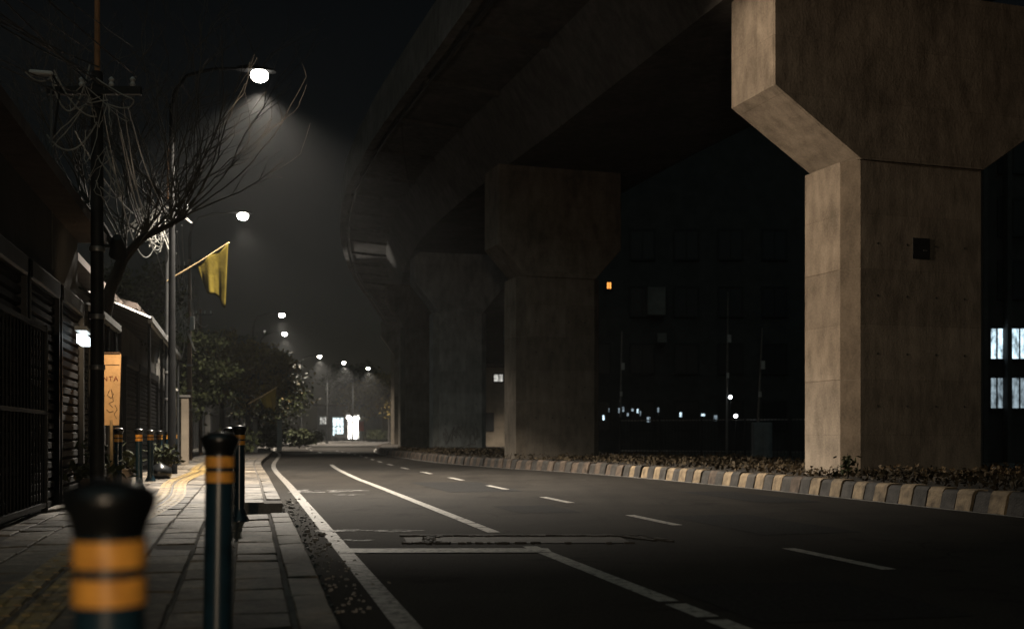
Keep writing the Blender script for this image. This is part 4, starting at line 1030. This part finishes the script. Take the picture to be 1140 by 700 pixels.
# fence
def fence(a, b, h, n, label, gap=.14):
    a, b = Vector(a), Vector(b); L = (b-a).length; th = math.atan2((b-a).y, (b-a).x)
    root = thing('metal_fence', (a.x, a.y, 0), label, 'fence', th)
    part(root, 'rail', M['steel'], [((L/2, 0, z), (L, .04, .05)) for z in (.3, h-.15)])
    for k in range(n+1): q = MB(); q.box((L*k/n, .0, h/2), (.07, .07, h)); q.build('post', M['dark_steel'], root)
    q = MB(); m_ = int(L/gap)
    for k in range(m_): q.box((L*(k+.5)/m_, -.03, h/2+.02), (.02, .02, h-.12))
    tag(q.build('bars', M['dark_steel'], root), kind='stuff')
fence((4.5, 47.5), (17, 40.5), 1.7, 8, 'dark barred metal fence on the far side of the second carriageway')
def tall_pole(px, d, ztop, lean, label, bright):
    x = at(px, 0, d).x; t = thing('thin_pole', (x, d, 0), label, 'pole', 0, 'thin poles beyond the median')
    q = MB(); q.tube([(0, 0, 0), (lean*.5, 0, ztop*.5), (lean, 0, ztop)], [.055, .045, .03], 8); q.build('shaft', M['steel'], t, True)
    part(t, 'bracket', M['white_metal'], [((lean*.8+.05, -.05, ztop*.72), (.14, .1, .3))]); part(t, 'bracket', M['white_metal'], [((lean*.55, -.06, ztop*.5), (.1, .08, .2))])
tall_pole(809, 45, 6.6, .05, 'tall thin dark pole beyond the median, left of the leaning one', False)
tall_pole(842, 42, 4.9, .22, 'shorter leaning pale pole beside the blue-grey cabinet', True)
tall_pole(690, 50, 5.5, .1, 'thin pole just right of the second pier', False)
cb = thing('utility_cabinet', (at(848, 0, 40).x, 40, .02), 'blue-grey utility cabinet at the fence beside the leaning pole', 'cabinet')
part(cb, 'body', M['blue_metal'], [((0, 0, .72), (.66, .4, 1.3), 0, 0, .02)]); part(cb, 'door', M['blue_metal'], [((-.15, -.21, .72), (.28, .02, 1.15)), ((.15, -.21, .72), (.28, .02, 1.15))]); part(cb, 'plinth', M['wall_mid'], [((0, 0, .04), (.72, .46, .08))])
for (px, py, d, lb) in ((813, 442, 44.5, 'small white lamp on the tall thin pole beyond the median'), (819, 463, 43.5, 'small white lamp low at the fence beside the cabinet'), (572, 505, 44, None)):
    if not lb: continue
    p = at(px, py, d); t = thing('fence_lamp', p, lb, 'lamp')
    q = MB(); q.lathe([(.01, -.07), (.06, -.04), (.075, 0), (.06, .05), (.01, .07)], n=12); q.build('bulb_glass', M['small_white'], t, True)
    q = MB(); q.lathe([(.05, .07), (.05, .12), (.015, .14)], n=10); q.build('lamp_holder', M['dark_steel'], t)
    q = MB(); q.tube([(0, 0, .12), (.03, .1, .1), (.03, .12, -p.z)], .018, 6); q.build('stem', M['dark_steel'], t)
# hidden lamp of the second carriageway (behind the second pier), lights the tan house and the ground there
r = copy_tree(proto); th = R(18); r.location = (5.2, 83, 0); r.rotation_euler = (0, 0, th+math.pi); r.scale = (1, 1, 1)
tag(r, 'street lamp of the second carriageway hidden behind the second pier', 'street lamp')
sp = spot((1.76, 0, 8.08), 9000, (.02, -.05, -1), R(172), .1, LC); sp.parent = r

# ------------------------------------------------------------------ air, sky, fill light, camera
hz = MB(); hz.box((0, 150, 9.5), (250, 420, 21))
m = bpy.data.materials.new('night_haze'); m.use_nodes = True; nt = m.node_tree
nt.nodes.remove(nt.nodes['Principled BSDF']); pv = nt.nodes.new('ShaderNodeVolumePrincipled')
pv.inputs['Color'].default_value = (.93, .95, .96, 1); pv.inputs['Density'].default_value = .00037; pv.inputs['Anisotropy'].default_value = .55
nt.links.new(pv.outputs['Volume'], nt.nodes['Material Output'].inputs['Volume'])
tag(hz.build('haze', m), 'thin night haze filling the street and glowing under the lamps', 'haze', kind='stuff')

w = bpy.data.worlds.new('World'); sc.world = w; w.use_nodes = True
N, L = w.node_tree.nodes, w.node_tree.links; bgn = N['Background']
sky = N.new('ShaderNodeTexSky'); sky.sky_type = 'NISHITA'; sky.sun_disc = False; sky.sun_elevation = R(60); sky.sun_rotation = R(200)
tn = N.new('ShaderNodeMixRGB'); tn.blend_type = 'MULTIPLY'; tn.inputs['Fac'].default_value = 1; tn.inputs['Color2'].default_value = (1, .80, .56, 1)   # city sky glow
L.new(sky.outputs['Color'], tn.inputs['Color1']); L.new(tn.outputs['Color'], bgn.inputs['Color']); bgn.inputs['Strength'].default_value = .0014
fill_sun = bpy.data.lights.new('fill_sun', 'SUN'); fill_sun.energy = .14; fill_sun.angle = R(90); fill_sun.color = (.70, 1.0, .96)  # broad teal fill light, added to lift the dark surfaces
mo = bpy.data.objects.new('fill_sun', fill_sun); COL.objects.link(mo)
el, az = R(60), R(185); mo.rotation_euler = (-Vector((math.sin(az)*math.cos(el), math.cos(az)*math.cos(el), math.sin(el)))).to_track_quat('-Z', 'Y').to_euler()

cam = bpy.data.cameras.new('camera'); co = bpy.data.objects.new('camera', cam); COL.objects.link(co)
co.location = (0, 0, CH); co.rotation_euler = (R(90), 0, 0)
cam.sensor_width = 36; cam.lens = 36*F/1140; cam.shift_y = (HY-350)/1140; cam.clip_start = .05; cam.clip_end = 2000
cam.dof.use_dof = True; cam.dof.focus_distance = 13; cam.dof.aperture_fstop = 1.8; cam.dof.aperture_blades = 9
sc.camera = co
vs = sc.view_settings; vs.view_transform = 'Standard'; vs.look = 'None'; vs.exposure = 0; vs.gamma = 1; vs.use_curve_mapping = False
cy = sc.cycles
cy.use_denoising = True
try: cy.denoiser = 'OPENIMAGEDENOISE'
except Exception: pass
cy.max_bounces = 5; cy.diffuse_bounces = 0; cy.glossy_bounces = 2; cy.transmission_bounces = 2; cy.volume_bounces = 1; cy.transparent_max_bounces = 4
cy.sample_clamp_indirect = 3; cy.caustics_reflective = False; cy.caustics_refractive = False
cy.use_light_tree = True
